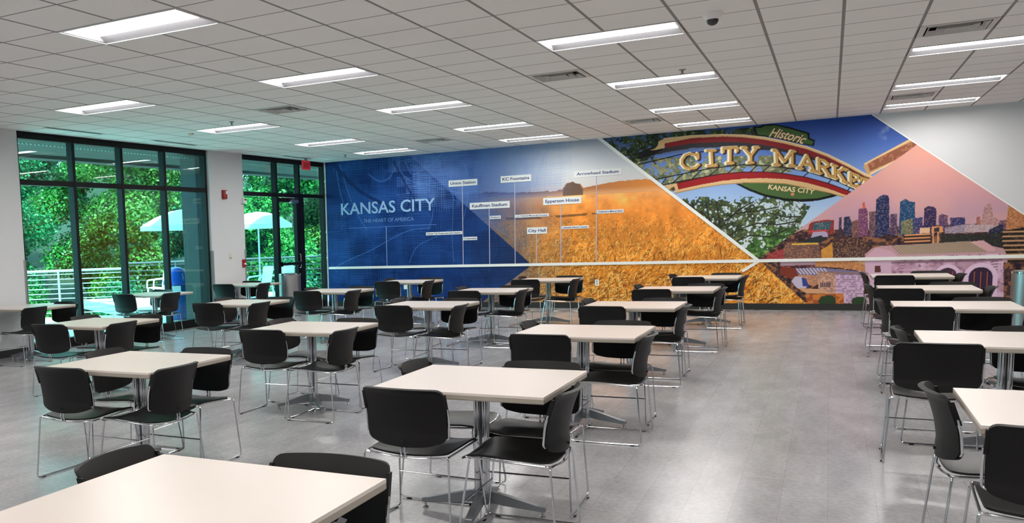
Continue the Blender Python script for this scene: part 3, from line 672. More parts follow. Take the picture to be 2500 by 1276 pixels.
# gilded slab letters: strokes in a unit cell (x right, y up), mapped to a quad on the wall
GL = {
 'C': [[(.93, .70), (.82, .90), (.55, 1.0), (.25, .9), (.08, .6), (.08, .35), (.25, .1), (.52, 0), (.80, .06), (.97, .26)], [(.93, .98), (.93, .66)]],
 'I': [[(.5, 0), (.5, 1)], [(.1, 0), (.9, 0)], [(.1, 1), (.9, 1)]],
 'T': [[(.5, 0), (.5, 1)], [(.02, 1), (.98, 1)], [(.02, 1), (.02, .75)], [(.98, 1), (.98, .75)], [(.25, 0), (.75, 0)]],
 'Y': [[(.5, 0), (.5, .45), (.08, 1)], [(.5, .45), (.92, 1)], [(-.05, 1), (.25, 1)], [(.75, 1), (1.05, 1)], [(.28, 0), (.72, 0)]],
 'M': [[(.12, 0), (.12, 1), (.5, .25), (.88, 1), (.88, 0)], [(-.02, 0), (.26, 0)], [(.72, 0), (1.02, 0)], [(-.02, 1), (.15, 1)], [(.85, 1), (1.02, 1)]],
 'A': [[(.06, 0), (.5, 1), (.94, 0)], [(.25, .38), (.75, .38)], [(-.08, 0), (.22, 0)], [(.76, 0), (1.08, 0)]],
 'R': [[(.15, 0), (.15, 1), (.62, 1), (.85, .88), (.85, .66), (.62, .52), (.15, .52)], [(.5, .52), (.92, 0)], [(0, 0), (.32, 0)], [(.8, 0), (1.05, 0)]],
 'K': [[(.15, 0), (.15, 1)], [(.85, 1), (.17, .42)], [(.38, .58), (.9, 0)], [(0, 0), (.32, 0)], [(.72, 0), (1.05, 0)], [(0, 1), (.3, 1)], [(.7, 1), (1, 1)]],
 'E': [[(.88, .22), (.88, 0), (.15, 0), (.15, 1), (.85, 1), (.85, .78)], [(.15, .52), (.6, .52)]],
}
LET = [('C', [(7.586, 2.615), (7.916, 2.592), (7.905, 2.875), (7.590, 2.885)]), ('I', [(8.032, 2.635), (8.217, 2.629), (8.199, 2.902), (8.014, 2.910)]), ('T', [(8.318, 2.658), (8.526, 2.650), (8.541, 2.925), (8.300, 2.931)]),
       ('Y', [(8.665, 2.647), (8.849, 2.633), (8.870, 2.897), (8.627, 2.910)]), ('M', [(9.135, 2.575), (9.446, 2.531), (9.440, 2.779), (9.116, 2.827)]), ('A', [(9.516, 2.491), (9.753, 2.417), (9.710, 2.673), (9.548, 2.714)]),
       ('R', [(9.790, 2.401), (9.994, 2.317), (9.969, 2.555), (9.778, 2.640)]), ('K', [(10.024, 2.308), (10.232, 2.190), (10.237, 2.411), (10.019, 2.510)]), ('E', [(10.268, 2.167), (10.413, 2.089), (10.418, 2.288), (10.262, 2.368)]),
       ('T', [(10.448, 2.080), (10.556, 2.019), (10.573, 2.209), (10.431, 2.260)])]
for (w, c, dx, dz) in ((0.072, (40, 26, 18), 0.012, -0.01), (0.06, (226, 214, 176), -0.026, 0.004), (0.044, (110, 74, 34), 0.004, 0), (0.026, (196, 150, 82), 0, 0)):
    for ch, q in LET:
        def mp(p):
            x, y = p
            a = ((1-x)*q[0][0]+x*q[1][0], (1-x)*q[0][1]+x*q[1][1]); b = ((1-x)*q[3][0]+x*q[2][0], (1-x)*q[3][1]+x*q[2][1])
            return ((1-y)*a[0]+y*b[0]+dx, (1-y)*a[1]+y*b[1]+dz)
        for st in GL[ch]: line([mp(p) for p in st], w, c, 1, mM)

# --- skyline photograph
skp = grad([(0.9, (176, 148, 168)), (1.5, (186, 148, 164)), (2.0, (206, 152, 156)), (2.5, (224, 158, 142)), (2.8, (226, 160, 140))], ZZ+0.18*(vnoise(1.4, 0.3, 44)-0.5))
put((slice(0, MNZ), slice(0, MNX)), mS, skp)
put((slice(0, MNZ), slice(0, MNX)), mS*np.clip((fbm(0.7, 47)-0.52)*3, 0, .5), (214, 160, 150))
def bld(q, c, wc=(210, 170, 110), dens=0.25, cell=(2, 2)):
    """a building block: quad outline with a grain of lit and dark windows"""
    sl, m = pmask(q)
    if m.size == 0: return
    m = m & mS[sl]
    put(sl, m, c)
    h, w = m.shape
    g = rng.random((h//cell[0]+1, w//cell[1]+1))
    g = np.kron(g, np.ones(cell))[:h, :w]
    gap = np.ones((h, w)); gap[::cell[0]+1] = 0
    put(sl, m*(g > 1-dens*.8)*gap, wc, 0.42)
    put(sl, m*(g < 0.32)*gap, tuple(v*0.6 for v in c), 0.6)
low_ = [(9.216, 1.253), (9.593, 1.420), (10.327, 1.393), (11.024, 1.421), (11.581, 1.426), (12.221, 1.420), (12.733, 1.419), (13.195, 0.013), (9.629, -0.025), (8.898, 0.917)]
poly(low_, (74, 50, 50), 1, mS)
sl, m = pmask(low_); m = m & mS[sl]
put(sl, m*(lf2[sl] > 0.62), (170, 112, 70), 0.7); put(sl, m*(lf2[sl] < 0.34), (34, 24, 34), 0.8)
NAVY, PLUM, TAN, MAUV, BRN = (38, 48, 92), (96, 60, 98), (170, 126, 104), (150, 110, 126), (92, 60, 56)
B = [([(9.684, 1.495), (9.727, 1.543), (9.929, 1.577), (10.057, 1.565), (10.064, 1.318), (9.670, 1.332)], (140, 54, 54), .12), ([(9.758, 1.528), (10.021, 1.545), (10.001, 1.405), (9.743, 1.400)], (58, 90, 106), .3),
 ([(10.129, 1.604), (10.170, 1.616), (10.181, 1.258), (10.138, 1.259)], (70, 50, 70), .2), ([(10.201, 1.607), (10.284, 1.625), (10.324, 1.498), (10.318, 1.288), (10.210, 1.292)], (44, 50, 84), .3), ([(10.323, 1.532), (10.423, 1.563), (10.432, 1.250), (10.331, 1.253)], (120, 80, 80), .3),
 ([(10.411, 1.737), (10.523, 1.752), (10.548, 1.682), (10.561, 1.280), (10.426, 1.250)], (122, 72, 108), .25), ([(10.464, 1.748), (10.473, 1.851), (10.496, 1.850), (10.511, 1.746)], (214, 90, 60), 0),
 ([(10.566, 1.688), (10.671, 1.690), (10.685, 1.241), (10.580, 1.245)], (104, 76, 88), .3), ([(10.657, 1.381), (10.664, 1.889), (10.721, 1.941), (10.766, 1.958), (10.824, 1.942), (10.843, 1.886), (10.868, 1.304), (10.662, 1.242)], NAVY, .3),
 ([(10.869, 1.626), (10.960, 1.635), (10.978, 1.266), (10.875, 1.270)], (86, 66, 96), .3), ([(10.999, 1.334), (10.994, 1.824), (11.071, 1.874), (11.135, 1.823), (11.202, 1.813), (11.222, 1.258), (11.001, 1.265)], (34, 74, 116), .25),
 ([(11.021, 1.503), (11.178, 1.551), (11.198, 1.293), (11.029, 1.285)], (116, 116, 92), .5), ([(11.200, 1.550), (11.312, 1.558), (11.321, 1.288), (11.210, 1.279)], (64, 62, 112), .3),
 ([(11.338, 1.288), (11.329, 1.705), (11.383, 1.736), (11.460, 1.726), (11.495, 1.684), (11.507, 1.349), (11.499, 1.282)], (56, 42, 84), .3), ([(11.532, 1.575), (11.574, 1.600), (11.652, 1.570), (11.660, 1.343), (11.540, 1.348)], (96, 68, 104), .3),
 ([(11.686, 1.535), (11.879, 1.533), (11.885, 1.388), (11.692, 1.369)], (60, 58, 106), .35), ([(12.028, 1.527), (12.070, 1.538), (12.098, 1.353), (12.036, 1.343)], (170, 110, 100), .1),
 ([(12.086, 1.393), (12.117, 1.666), (12.147, 1.717), (12.177, 1.735), (12.220, 1.713), (12.238, 1.517), (12.301, 1.502), (12.317, 1.371), (12.088, 1.354)], (184, 140, 138), .12), ([(12.324, 1.462), (12.437, 1.470), (12.443, 1.314), (12.330, 1.318)], (110, 76, 96), .3),
 ([(12.409, 1.393), (12.427, 1.703), (12.730, 1.496), (12.741, 1.239), (12.423, 1.315)], (186, 122, 80), .3),
 ([(11.616, 1.372), (11.852, 1.416), (12.011, 1.422), (12.017, 1.277), (11.619, 1.278)], (160, 140, 156), .15), ([(11.884, 1.408), (12.233, 1.400), (12.328, 1.345), (12.331, 1.279), (11.889, 1.295)], (190, 164, 168), .12),
 ([(12.194, 1.323), (12.367, 1.408), (12.387, 1.186), (12.211, 1.159)], (38, 42, 70), .2), ([(12.331, 1.279), (12.686, 1.357), (12.711, 0.789), (12.352, 0.796)], (44, 34, 30), .1)]
for q, c, dn in B: bld(q, c, (224, 178, 124) if dn > .22 else (190, 160, 140), dn)
for k in range(7):
    line([(12.383, 1.278), (12.739, 1.278)] if k == 0 else [(p[0], p[1]-k*0.072) for p in [(12.383, 1.278), (12.739, 1.278)]], 0.026, (196, 150, 108), 1, mS)
poly([(11.063, 1.270), (11.377, 1.286), (11.433, 1.278), (11.438, 1.116), (11.068, 1.134)], (52, 34, 36), 1, mS)
for k in range(3): line([(p[0], p[1]-k*0.055) for p in [(11.086, 1.269), (11.422, 1.278)]], 0.026, (216, 148, 98), 1, mS)
poly([(11.445, 1.398), (11.587, 1.399), (11.602, 1.305), (11.448, 1.297)], (214, 148, 96), 1, mS); poly([(11.473, 1.377), (11.544, 1.381), (11.547, 1.314), (11.476, 1.310)], (60, 50, 60), 1, mS)
poly([(11.454, 1.304), (11.476, 1.303), (11.483, 1.108), (11.461, 1.109)], (206, 150, 110), 1, mS); poly([(11.520, 1.302), (11.542, 1.301), (11.549, 1.106), (11.527, 1.107)], (206, 150, 110), 1, mS)
bld([(11.565, 1.267), (12.332, 1.266), (12.392, 1.056), (11.572, 1.079)], (46, 46, 44), (120, 110, 90), .12)
poly([(11.284, 1.384), (11.418, 1.379), (11.421, 1.298), (11.288, 1.290)], (226, 182, 150), 1, mS)
# low brick blocks on the left with strings of lights
bld([(9.308, 1.127), (9.358, 1.198), (9.847, 1.183), (9.880, 0.897), (9.301, 0.909)], (118, 82, 76), (236, 178, 104), .35)
line([(9.441, 1.166), (9.817, 1.170)], 0.03, (238, 196, 70), .8, mS)
bld([(10.054, 1.248), (10.390, 1.251), (10.582, 1.175), (10.555, 0.898), (10.051, 0.908)], (76, 50, 50), (240, 190, 120), .4)
bld([(10.065, 1.078), (10.526, 1.080), (10.531, 0.898), (10.069, 0.908)], (84, 60, 56), (214, 168, 116), .45, (3, 2))
poly([(9.750, 1.372), (9.903, 1.394), (9.966, 1.350), (9.980, 1.278), (9.721, 1.273)], (176, 166, 196), .9, mS); line([(9.687, 1.381), (9.952, 1.393)], 0.03, (186, 70, 66), 1, mS)
poly([(9.610, 1.241), (9.875, 1.310), (9.957, 1.230), (9.847, 1.183), (9.598, 1.191)], (40, 46, 50), 1, mS)
bld([(9.016, 0.915), (9.092, 1.016), (9.309, 1.098), (9.313, 0.909)], (156, 60, 60), (220, 150, 130), .2)
poly([(9.875, 1.054), (9.996, 1.136), (10.043, 1.192), (10.063, 0.908), (9.892, 0.897)], (224, 156, 62), .8, mS)
# the station: roof, cornice, great arches
poly([(10.529, 0.968), (10.620, 1.063), (10.748, 1.101), (12.128, 1.142), (12.236, 1.060), (12.394, 1.017), (12.451, 0.885), (12.455, 0.794), (10.534, 0.828)], (186, 146, 150), 1, mS)
poly([(10.909, 1.097), (11.958, 1.147), (12.198, 0.969), (11.040, 0.956)], (190, 166, 138), 1, mS)
for k in range(30):
    t = k/29; a_ = [(10.909, 1.097), (11.958, 1.147), (11.040, 0.956), (12.198, 0.969)]
    line([(a_[0][0]*(1-t)+a_[1][0]*t, a_[0][1]*(1-t)+a_[1][1]*t), (a_[2][0]*(1-t)+a_[3][0]*t, a_[2][1]*(1-t)+a_[3][1]*t)], 0.014, (120, 100, 92), .8, mS)
poly([(11.959, 1.134), (12.128, 1.155), (12.279, 1.033), (12.292, 0.980), (12.198, 0.969)], (206, 160, 162), 1, mS)
poly([(10.531, 0.912), (10.690, 1.075), (10.889, 1.015), (10.984, 0.930), (10.986, 0.862), (10.532, 0.870)], (202, 160, 176), 1, mS)
bd = [(10.531, 0.912), (11.098, 0.914), (12.397, 0.938), (12.433, 0.104), (10.556, 0.091)]
poly(bd, (184, 144, 162), 1, mS)
sl, m = pmask(bd); put(sl, (m & mS[sl])*np.clip((lf[sl]-.45)*3, 0, .7), (224, 190, 214)); put(sl, (m & mS[sl])*np.clip((.40-lf2[sl])*4, 0, .6), (120, 84, 106))
line([(10.873, 0.815), (12.381, 0.834)], 0.035, (132, 98, 112), .8, mS)
line([(10.820, 0.657), (11.276, 0.665)], 0.02, (140, 104, 116), .6, mS)
for k in range(9):
    line([(p[0], p[1]-0.045*k) for p in [(11.022, 0.806), (11.079, 0.805)]], 0.014, (130, 96, 108), .8, mS); line([(p[0], p[1]-0.045*k) for p in [(12.257, 0.810), (12.330, 0.816)]], 0.016, (104, 74, 86), .8, mS)
for (cx_, cz_, rx, zb, inner) in (([(11.683, 0.593)][0][0], [(11.683, 0.593)][0][1], .125, 0.14, (70, 44, 60)), ([(12.120, 0.568)][0][0], [(12.120, 0.568)][0][1], .155, 0.14, (52, 34, 52))):
    arch = [(cx_-rx, zb)]+[(cx_+rx*math.cos(math.pi*(1-t/12)), cz_+rx*1.0*math.sin(math.pi*t/12)) for t in range(13)]+[(cx_+rx, zb)]
    poly([(cx_+(p[0]-cx_)*1.42, p[1] if p[1] <= zb else cz_+(p[1]-cz_)*1.45) for p in arch], (222, 190, 214), 1, mS)
    poly(arch, inner, 1, mS)
    for k in range(7):
        s = cx_-rx*.8+k*rx*.27; line([(s, zb), (s, cz_+rx*.5)], .012, (206, 112, 58) if k % 2 else (60, 40, 110), .8, mS)
poly([(10.431, 0.886), (10.905, 0.891), (10.931, 0.094), (10.485, 0.091)], (206, 170, 190), 1, mS)
poly([(10.677, 0.770), (10.758, 0.769), (10.762, 0.658), (10.680, 0.659)], (92, 52, 50), 1, mS)
poly([(10.223, 0.834), (10.533, 0.856), (10.538, 0.689), (10.238, 0.721)], (206, 158, 120), 1, mS)
bld([(9.237, 0.881), (9.793, 0.899), (9.858, 0.769), (9.259, 0.779)], (112, 60, 70), (190, 150, 160), .2)
poly([(9.257, 0.852), (9.825, 0.863), (9.820, 0.798), (9.258, 0.793)], (186, 160, 176), .8, mS)
bld([(9.793, 0.885), (10.221, 0.891), (10.535, 0.787), (10.539, 0.661), (10.226, 0.735), (9.796, 0.770)], (206, 140, 90), (110, 70, 50), .35)
poly([(9.259, 0.779), (9.515, 0.738), (9.549, 0.629), (9.424, 0.558), (9.262, 0.632)], (122, 52, 38), 1, mS)
poly([(9.502, 0.739), (9.828, 0.755), (10.557, 0.660), (10.559, 0.576), (10.230, 0.608), (9.739, 0.584), (9.536, 0.644)], (120, 112, 146), 1, mS)
for k in range(9):
    p0 = [(9.515, 0.731), (9.798, 0.720)]; s = p0[0][0]+k*0.052
    line([(s, p0[0][1]), (s+.07, p0[0][1]-.09)], .02, (212, 196, 206), .9, mS)
bld([(9.537, 0.629), (9.863, 0.612), (9.891, 0.482), (9.775, 0.411), (9.551, 0.557)], (196, 140, 108), (150, 100, 80), .2)
poly([(9.438, 0.514), (9.499, 0.601), (9.613, 0.585), (9.693, 0.426), (9.656, 0.382), (9.523, 0.397)], (190, 178, 200), 1, mS); poly([(9.595, 0.578), (9.664, 0.556), (9.718, 0.411), (9.617, 0.426)], (52, 66, 140), 1, mS)
bld([(9.836, 0.669), (10.107, 0.666), (10.119, 0.224), (9.858, 0.324)], (206, 158, 132), (90, 60, 90), .2, (3, 3))
bld([(10.108, 0.623), (10.588, 0.604), (10.603, 0.127), (10.122, 0.124)], (206, 172, 200), (120, 84, 120), .25, (4, 4))
line([(9.849, 0.669), (10.575, 0.632)], 0.03, (150, 112, 100), .9, mS)
for k in range(6):
    p0 = [(9.891, 0.482), (10.027, 0.453)]; t = k/5
    line([(p0[0][0]*(1-t)+p0[1][0]*t, p0[0][1]), (p0[0][0]*(1-t)+p0[1][0]*t, p0[0][1]-.07)], .016, (52, 38, 66), .9, mS)
poly([(9.523, 0.397), (9.931, 0.367), (10.056, 0.295), (9.684, 0.295)], (206, 156, 118), 1, mS)
poly([(9.659, 0.281), (10.239, 0.295), (10.244, 0.110), (9.688, 0.107)], (160, 84, 44), 1, mS)
sl, m = pmask([(9.659, 0.281), (10.239, 0.295), (10.244, 0.110), (9.688, 0.107)]); put(sl, (m & mS[sl])*(lf2[sl] > .5), (222, 138, 64), .7)
for cpx in ([(9.998, 0.159), (10.106, 0.238)], [(10.471, 0.154), (10.539, 0.253)], [(12.379, 0.137), (12.440, 0.170)]):
    (a0, b0), (a1, b1) = cpx; R_ = math.hypot(a1-a0, b1-b0)
    d = np.hypot((SS-a0)/1.3, ZZ-b0)+0.03*lf2
    put((slice(0, MNZ), slice(0, MNX)), mS*(d < R_*.85), (44, 66, 40))

# sRGB of the print -> linear albedo
IMG = np.clip(IMG, 0, 255)/255.0
IMG = np.where(IMG <= 0.04045, IMG/12.92, ((IMG+0.055)/1.055)**2.4).astype(np.float32)
IMG *= MURAL_GAIN


MR = empty('wall_mural', K, -TH, label='printed wall mural of blue map, wheat field, market arch and city skyline', cat='mural')
def mural_mesh():
    me = bpy.data.meshes.new('print')
    xs = SS[0].copy()
    nx = np.repeat(xs[None, :], MNZ, 0)
    lim = edge(ZZ)
    X = np.minimum(nx, lim)
    co = np.stack([X, np.full_like(X, -0.0025), ZZ], -1).astype(np.float32).reshape(-1, 3)
    idx = np.arange(MNX*MNZ).reshape(MNZ, MNX)
    a, b, c, dd = idx[:-1, :-1], idx[:-1, 1:], idx[1:, 1:], idx[1:, :-1]
    keep = (SS[:-1, :-1] < np.minimum(lim[:-1, :-1], lim[1:, 1:]))
    F = np.stack([a[keep], b[keep], c[keep], dd[keep]], -1).astype(np.int32)
    nf = len(F)
    me.vertices.add(len(co)); me.vertices.foreach_set('co', co.ravel())
    me.loops.add(nf*4); me.loops.foreach_set('vertex_index', F.ravel())
    me.polygons.add(nf); me.polygons.foreach_set('loop_start', np.arange(0, nf*4, 4, dtype=np.int32))
    me.update()
    at = me.color_attributes.new('print_colour', 'FLOAT_COLOR', 'POINT')
    at.data.foreach_set('color', np.concatenate([IMG.reshape(-1, 3), np.ones((len(co), 1), np.float32)], 1).ravel())
    m = bpy.data.materials.new('printed_vinyl'); m.use_nodes = True; nt = m.node_tree; b_ = nt.nodes['Principled BSDF']
    an = nt.nodes.new('ShaderNodeVertexColor'); an.layer_name = 'print_colour'
    nt.links.new(an.outputs[0], b_.inputs['Base Color']); b_.inputs['Roughness'].default_value = .6; b_.inputs['Specular IOR Level'].default_value = .2
    me.materials.append(m)
    o = bpy.data.objects.new('print', me); COL.objects.link(o); o.parent = MR
mural_mesh()
M_STRIP = mat('white_strip', (228, 228, 224), .4); M_INK = mat('navy_ink', (34, 52, 112), .6); M_PALE = mat('pale_blue_letters', (136, 172, 206), .6)
M_PLAQ = mat('label_white', (222, 222, 220), .5); M_POLE = mat('pale_line', (168, 164, 186), .6)
def strip(name, p, q, w, m=M_STRIP, y0=-.014, y1=-.0025):
    dx, dz = q[0]-p[0], q[1]-p[1]; L = math.hypot(dx, dz); nx, nz = -dz/L*w/2, dx/L*w/2
    bm = bmesh.new(); prism(bm, [(p[0]+nx, p[1]+nz), (q[0]+nx, q[1]+nz), (q[0]-nx, q[1]-nz), (p[0]-nx, p[1]-nz)], y0, y1); return obj(name, bm, m, MR)
rl = [(0.024, 0.867), (4.700, 0.850), (8.898, 0.902), (12.656, 0.874)]
RZ = 0.885
strip('rail_strip', (rl[0][0], RZ), (19.0, RZ), .055, y0=-.02)
ap = apex
strip('diagonal_strip', (ap[0][0]-.05, ap[0][1]+.035), (ap[1][0]+.0, RZ+.01), .055)
strip('diagonal_strip', (ap[1][0]+.01, RZ-.01), [(8.650, 0.699)][0], .05)
strip('edge_strip', (edge(3.298), 3.298), (edge(0.116), 0.116), .018, y0=-.006)
LB = [('Union Station', (3.004, 3.641, 2.565, 2.696), 1130.5), ('Kauffman Stadium', (3.469, 4.329, 2.064, 2.201), 1196),
      ('KC Fountains', (4.143, 4.778, 2.575, 2.711), 1258), ('Arrowhead Stadium', (5.631, 6.534, 2.586, 2.707), 1457),
      ('Epperson House', (5.021, 5.776, 2.077, 2.216), 1370), ('City Hall', (4.689, 5.095, 1.507, 1.640), 1310)]
PX = {1130.5: [(3.306, 1.740)][0][0], 1196: [(3.890, 1.632)][0][0], 1258: [(4.435, 1.612)][0][0], 1457: [(6.063, 1.551)][0][0], 1370: [(5.372, 1.577)][0][0], 1310: [(4.879, 1.264)][0][0]}
def plaque(body, q, inset=.12, capk=.46):
    s0, s1, z0, z1 = q
    bm = bmesh.new(); mbox(bm, s0, s1, .005, .012, z0, z1); o = obj('label_panel', bm, M_PLAQ, MR)
    h = (z1-z0)*capk
    lettering('lettering', body, M_INK, o, s0+(s1-s0)*inset/2, z0+(z1-z0)*(.5-capk*.42), (s1-s0)*(1-inset), h, y=-.0135, fat=.018)
for body, q, px in LB:
    plaque(body, q); s = PX[px]
    strip('marker_line', (s, RZ+.027), (s, q[2]), .016, M_POLE, -.006, -.003)
for body, q in (('Kansas City Power and Light District', (2.466, 3.293, 1.557, 1.622)), ('Crossroads', (3.306, 3.622, 1.424, 1.494)),
                ('Westport', (3.905, 4.139, 1.846, 1.912)), ('J.C. Nichols Memorial Fountain', (4.442, 5.134, 1.850, 1.909)),
                ('Lakeside Nature Center', (5.387, 5.921, 1.582, 1.641)), ("Children's Mercy Park", (6.077, 6.576, 1.858, 1.924))):
    plaque(body, q, .08, .5)
t0, t1 = [(0.382, 2.094), (0.391, 2.359)], [(2.683, 2.098), (2.665, 2.367)]
lettering('title_lettering', 'KANSAS CITY', M_PALE, MR, t0[0][0], t0[0][1], t1[0][0]-t0[0][0], t0[1][1]-t0[0][1], fat=.012)
q = (0.949, 2.181, 1.891, 1.974)
lettering('subtitle_lettering', 'THE HEART OF AMERICA', mat('blue_letters', (96, 134, 190), .6), MR, q[0], q[2], q[1]-q[0], q[3]-q[2])
q = [(0.559, 1.780), (2.711, 1.787)]; strip('rule_line', (q[0][0], (q[0][1]+q[1][1])/2), (q[1][0], (q[0][1]+q[1][1])/2), .014, mat('blue_line', (66, 104, 176), .6), -.005, -.003)
q = [(1.510, 1.357), (1.520, 1.783)]; strip('marker_line', (q[0][0], RZ+.027), (q[0][0], q[1][1]), .016, mat('blue_line2', (116, 136, 190), .6), -.006, -.003)
# script and capitals painted on the green sign panels
def along(curve, h0, hk):
    P = [Vector((a, 0, b)) for a, b in curve]; Ls = [0]
    for a, b in zip(P[:-1], P[1:]): Ls.append(Ls[-1]+(b-a).length)
    xs = np.array([p.x for p in P]); zs = np.array([p.z for p in P]); Ls = np.array(Ls)
    return Ls[-1], (lambda X, Z, D: (lambda px, pz, ang: np.stack([px-Z*np.sin(ang), D, pz+Z*np.cos(ang)], -1).astype(np.float32))(
        np.interp(X, Ls, xs), np.interp(X, Ls, zs), np.interp(X, Ls, np.arctan2(np.gradient(zs), np.gradient(xs)))))
cv = [(9.027, 3.077), (9.175, 3.042), (9.334, 2.992), (9.493, 2.929), (9.574, 2.894)]; L, f_ = along(cv, 0, 0)
M_SGN = mat('cream_sign_letters', (220, 190, 146), .6); M_SHD = mat('sign_letter_back', (44, 36, 26), .6)
lettering('sign_lettering', 'Historic', M_SHD, MR, 0, 0, L, .155, y=-.0035, shear=.35, fat=.055, rot=f_, depth=.0004)
lettering('sign_lettering', 'Historic', M_SGN, MR, 0, 0, L, .155, y=-.0055, shear=.35, fat=.02, rot=f_, depth=.0005)
cv = [(9.034, 2.159), (9.164, 2.129), (9.292, 2.104), (9.451, 2.080), (9.608, 2.057), (9.745, 2.024)]; L, f_ = along(cv, 0, 0)
lettering('sign_lettering', 'KANSAS CITY', M_SGN, MR, 0, 0, L, .085, y=-.0045, fat=.022, rot=f_, depth=.0005)
bm = bmesh.new(); q = [(9.420, 2.043)][0]; tube(bm, [(q[0], -.0026, q[1]), (q[0], -.005, q[1])], .028, 16); obj('sign_lamp', bm, mat('sign_lamp', (206, 120, 84), .5), MR)

r = empty('power_outlet', RM(6.08, .0025, .45), -TH, 'white power outlet low on the mural among the wheat', 'outlet')
bm = bmesh.new(); box(bm, -.038, .038, -.010, 0, 0, .12, .002); obj('plate', bm, M_WHITE, r)
for z in (.035, .085):
    bm = bmesh.new(); box(bm, -.016, .016, -.0125, -.010, z-.014, z+.014, .001); obj('socket', bm, M_GUARD, r)
r = empty('power_outlet', RM([(1.949, 0.449)][0][0], .0025, [(1.949, 0.449)][0][1]-.06), -TH, 'pale power outlet on the blue mural behind the farthest tables', 'outlet')
bm = bmesh.new(); box(bm, -.038, .038, -.010, 0, 0, .12, .002); obj('plate', bm, M_WHITE, r)

# ------------------------------------------------------------------ tables
def make_table():
    r = empty('cafe_table'); h = .465
    bm = bmesh.new(); box(bm, -h, h, -h, h, .7405, .755, .0015); obj('tabletop', bm, M_TOP, r)
    bm = bmesh.new(); box(bm, -h+.0005, h-.0005, -h+.0005, h-.0005, .721, .7405)
    box(bm, -h+.004, h-.004, -h+.004, h-.004, .717, .721); obj('table_edge', bm, M_EDGE, r)
    bm = bmesh.new()
    for a in (0, 1):
        box(bm, -.28 if a == 0 else -.025, .28 if a == 0 else .025, -.025 if a == 0 else -.28, .025 if a == 0 else .28, .700, .717)
    obj('support_plate', bm, M_FOOT, r)
    bm = bmesh.new()
    for x, y in ((.021, .021), (-.021, .021), (.021, -.021), (-.021, -.021)): tube(bm, [(x, y, .06), (x, y, .700)], .0185, 12)
    obj('pedestal', bm, M_CHROME, r, True)
    bm = bmesh.new(); lathe(bm, [(.05, .055), (.056, .07), (.056, .12), (.045, .135)], 20); obj('hub', bm, M_FOOT, r, True)
    for k in range(4):
        a = k*math.pi/2; bm = bmesh.new()
        pr_ = [(.045, .062), (.045, .128), (.12, .112), (.30, .066), (.345, .060), (.345, .036), (.33, .034), (.12, .052)]
        prism(bm, pr_, -.02, .02)
        bmesh.ops.bevel(bm, geom=bm.edges[:], offset=.003, segments=1, affect='EDGES')
        bmesh.ops.rotate(bm, verts=bm.verts[:], cent=(0, 0, 0), matrix=Matrix.Rotation(a, 3, 'Z'))
        ft = obj('foot', bm, M_FOOT, r)
        bm = bmesh.new(); lathe(bm, [(.018, 0), (.018, .008), (.008, .012), (.008, .036)], 12, .328*math.cos(a), .328*math.sin(a)); obj('glide', bm, M_CHROME, ft, True)
    return r

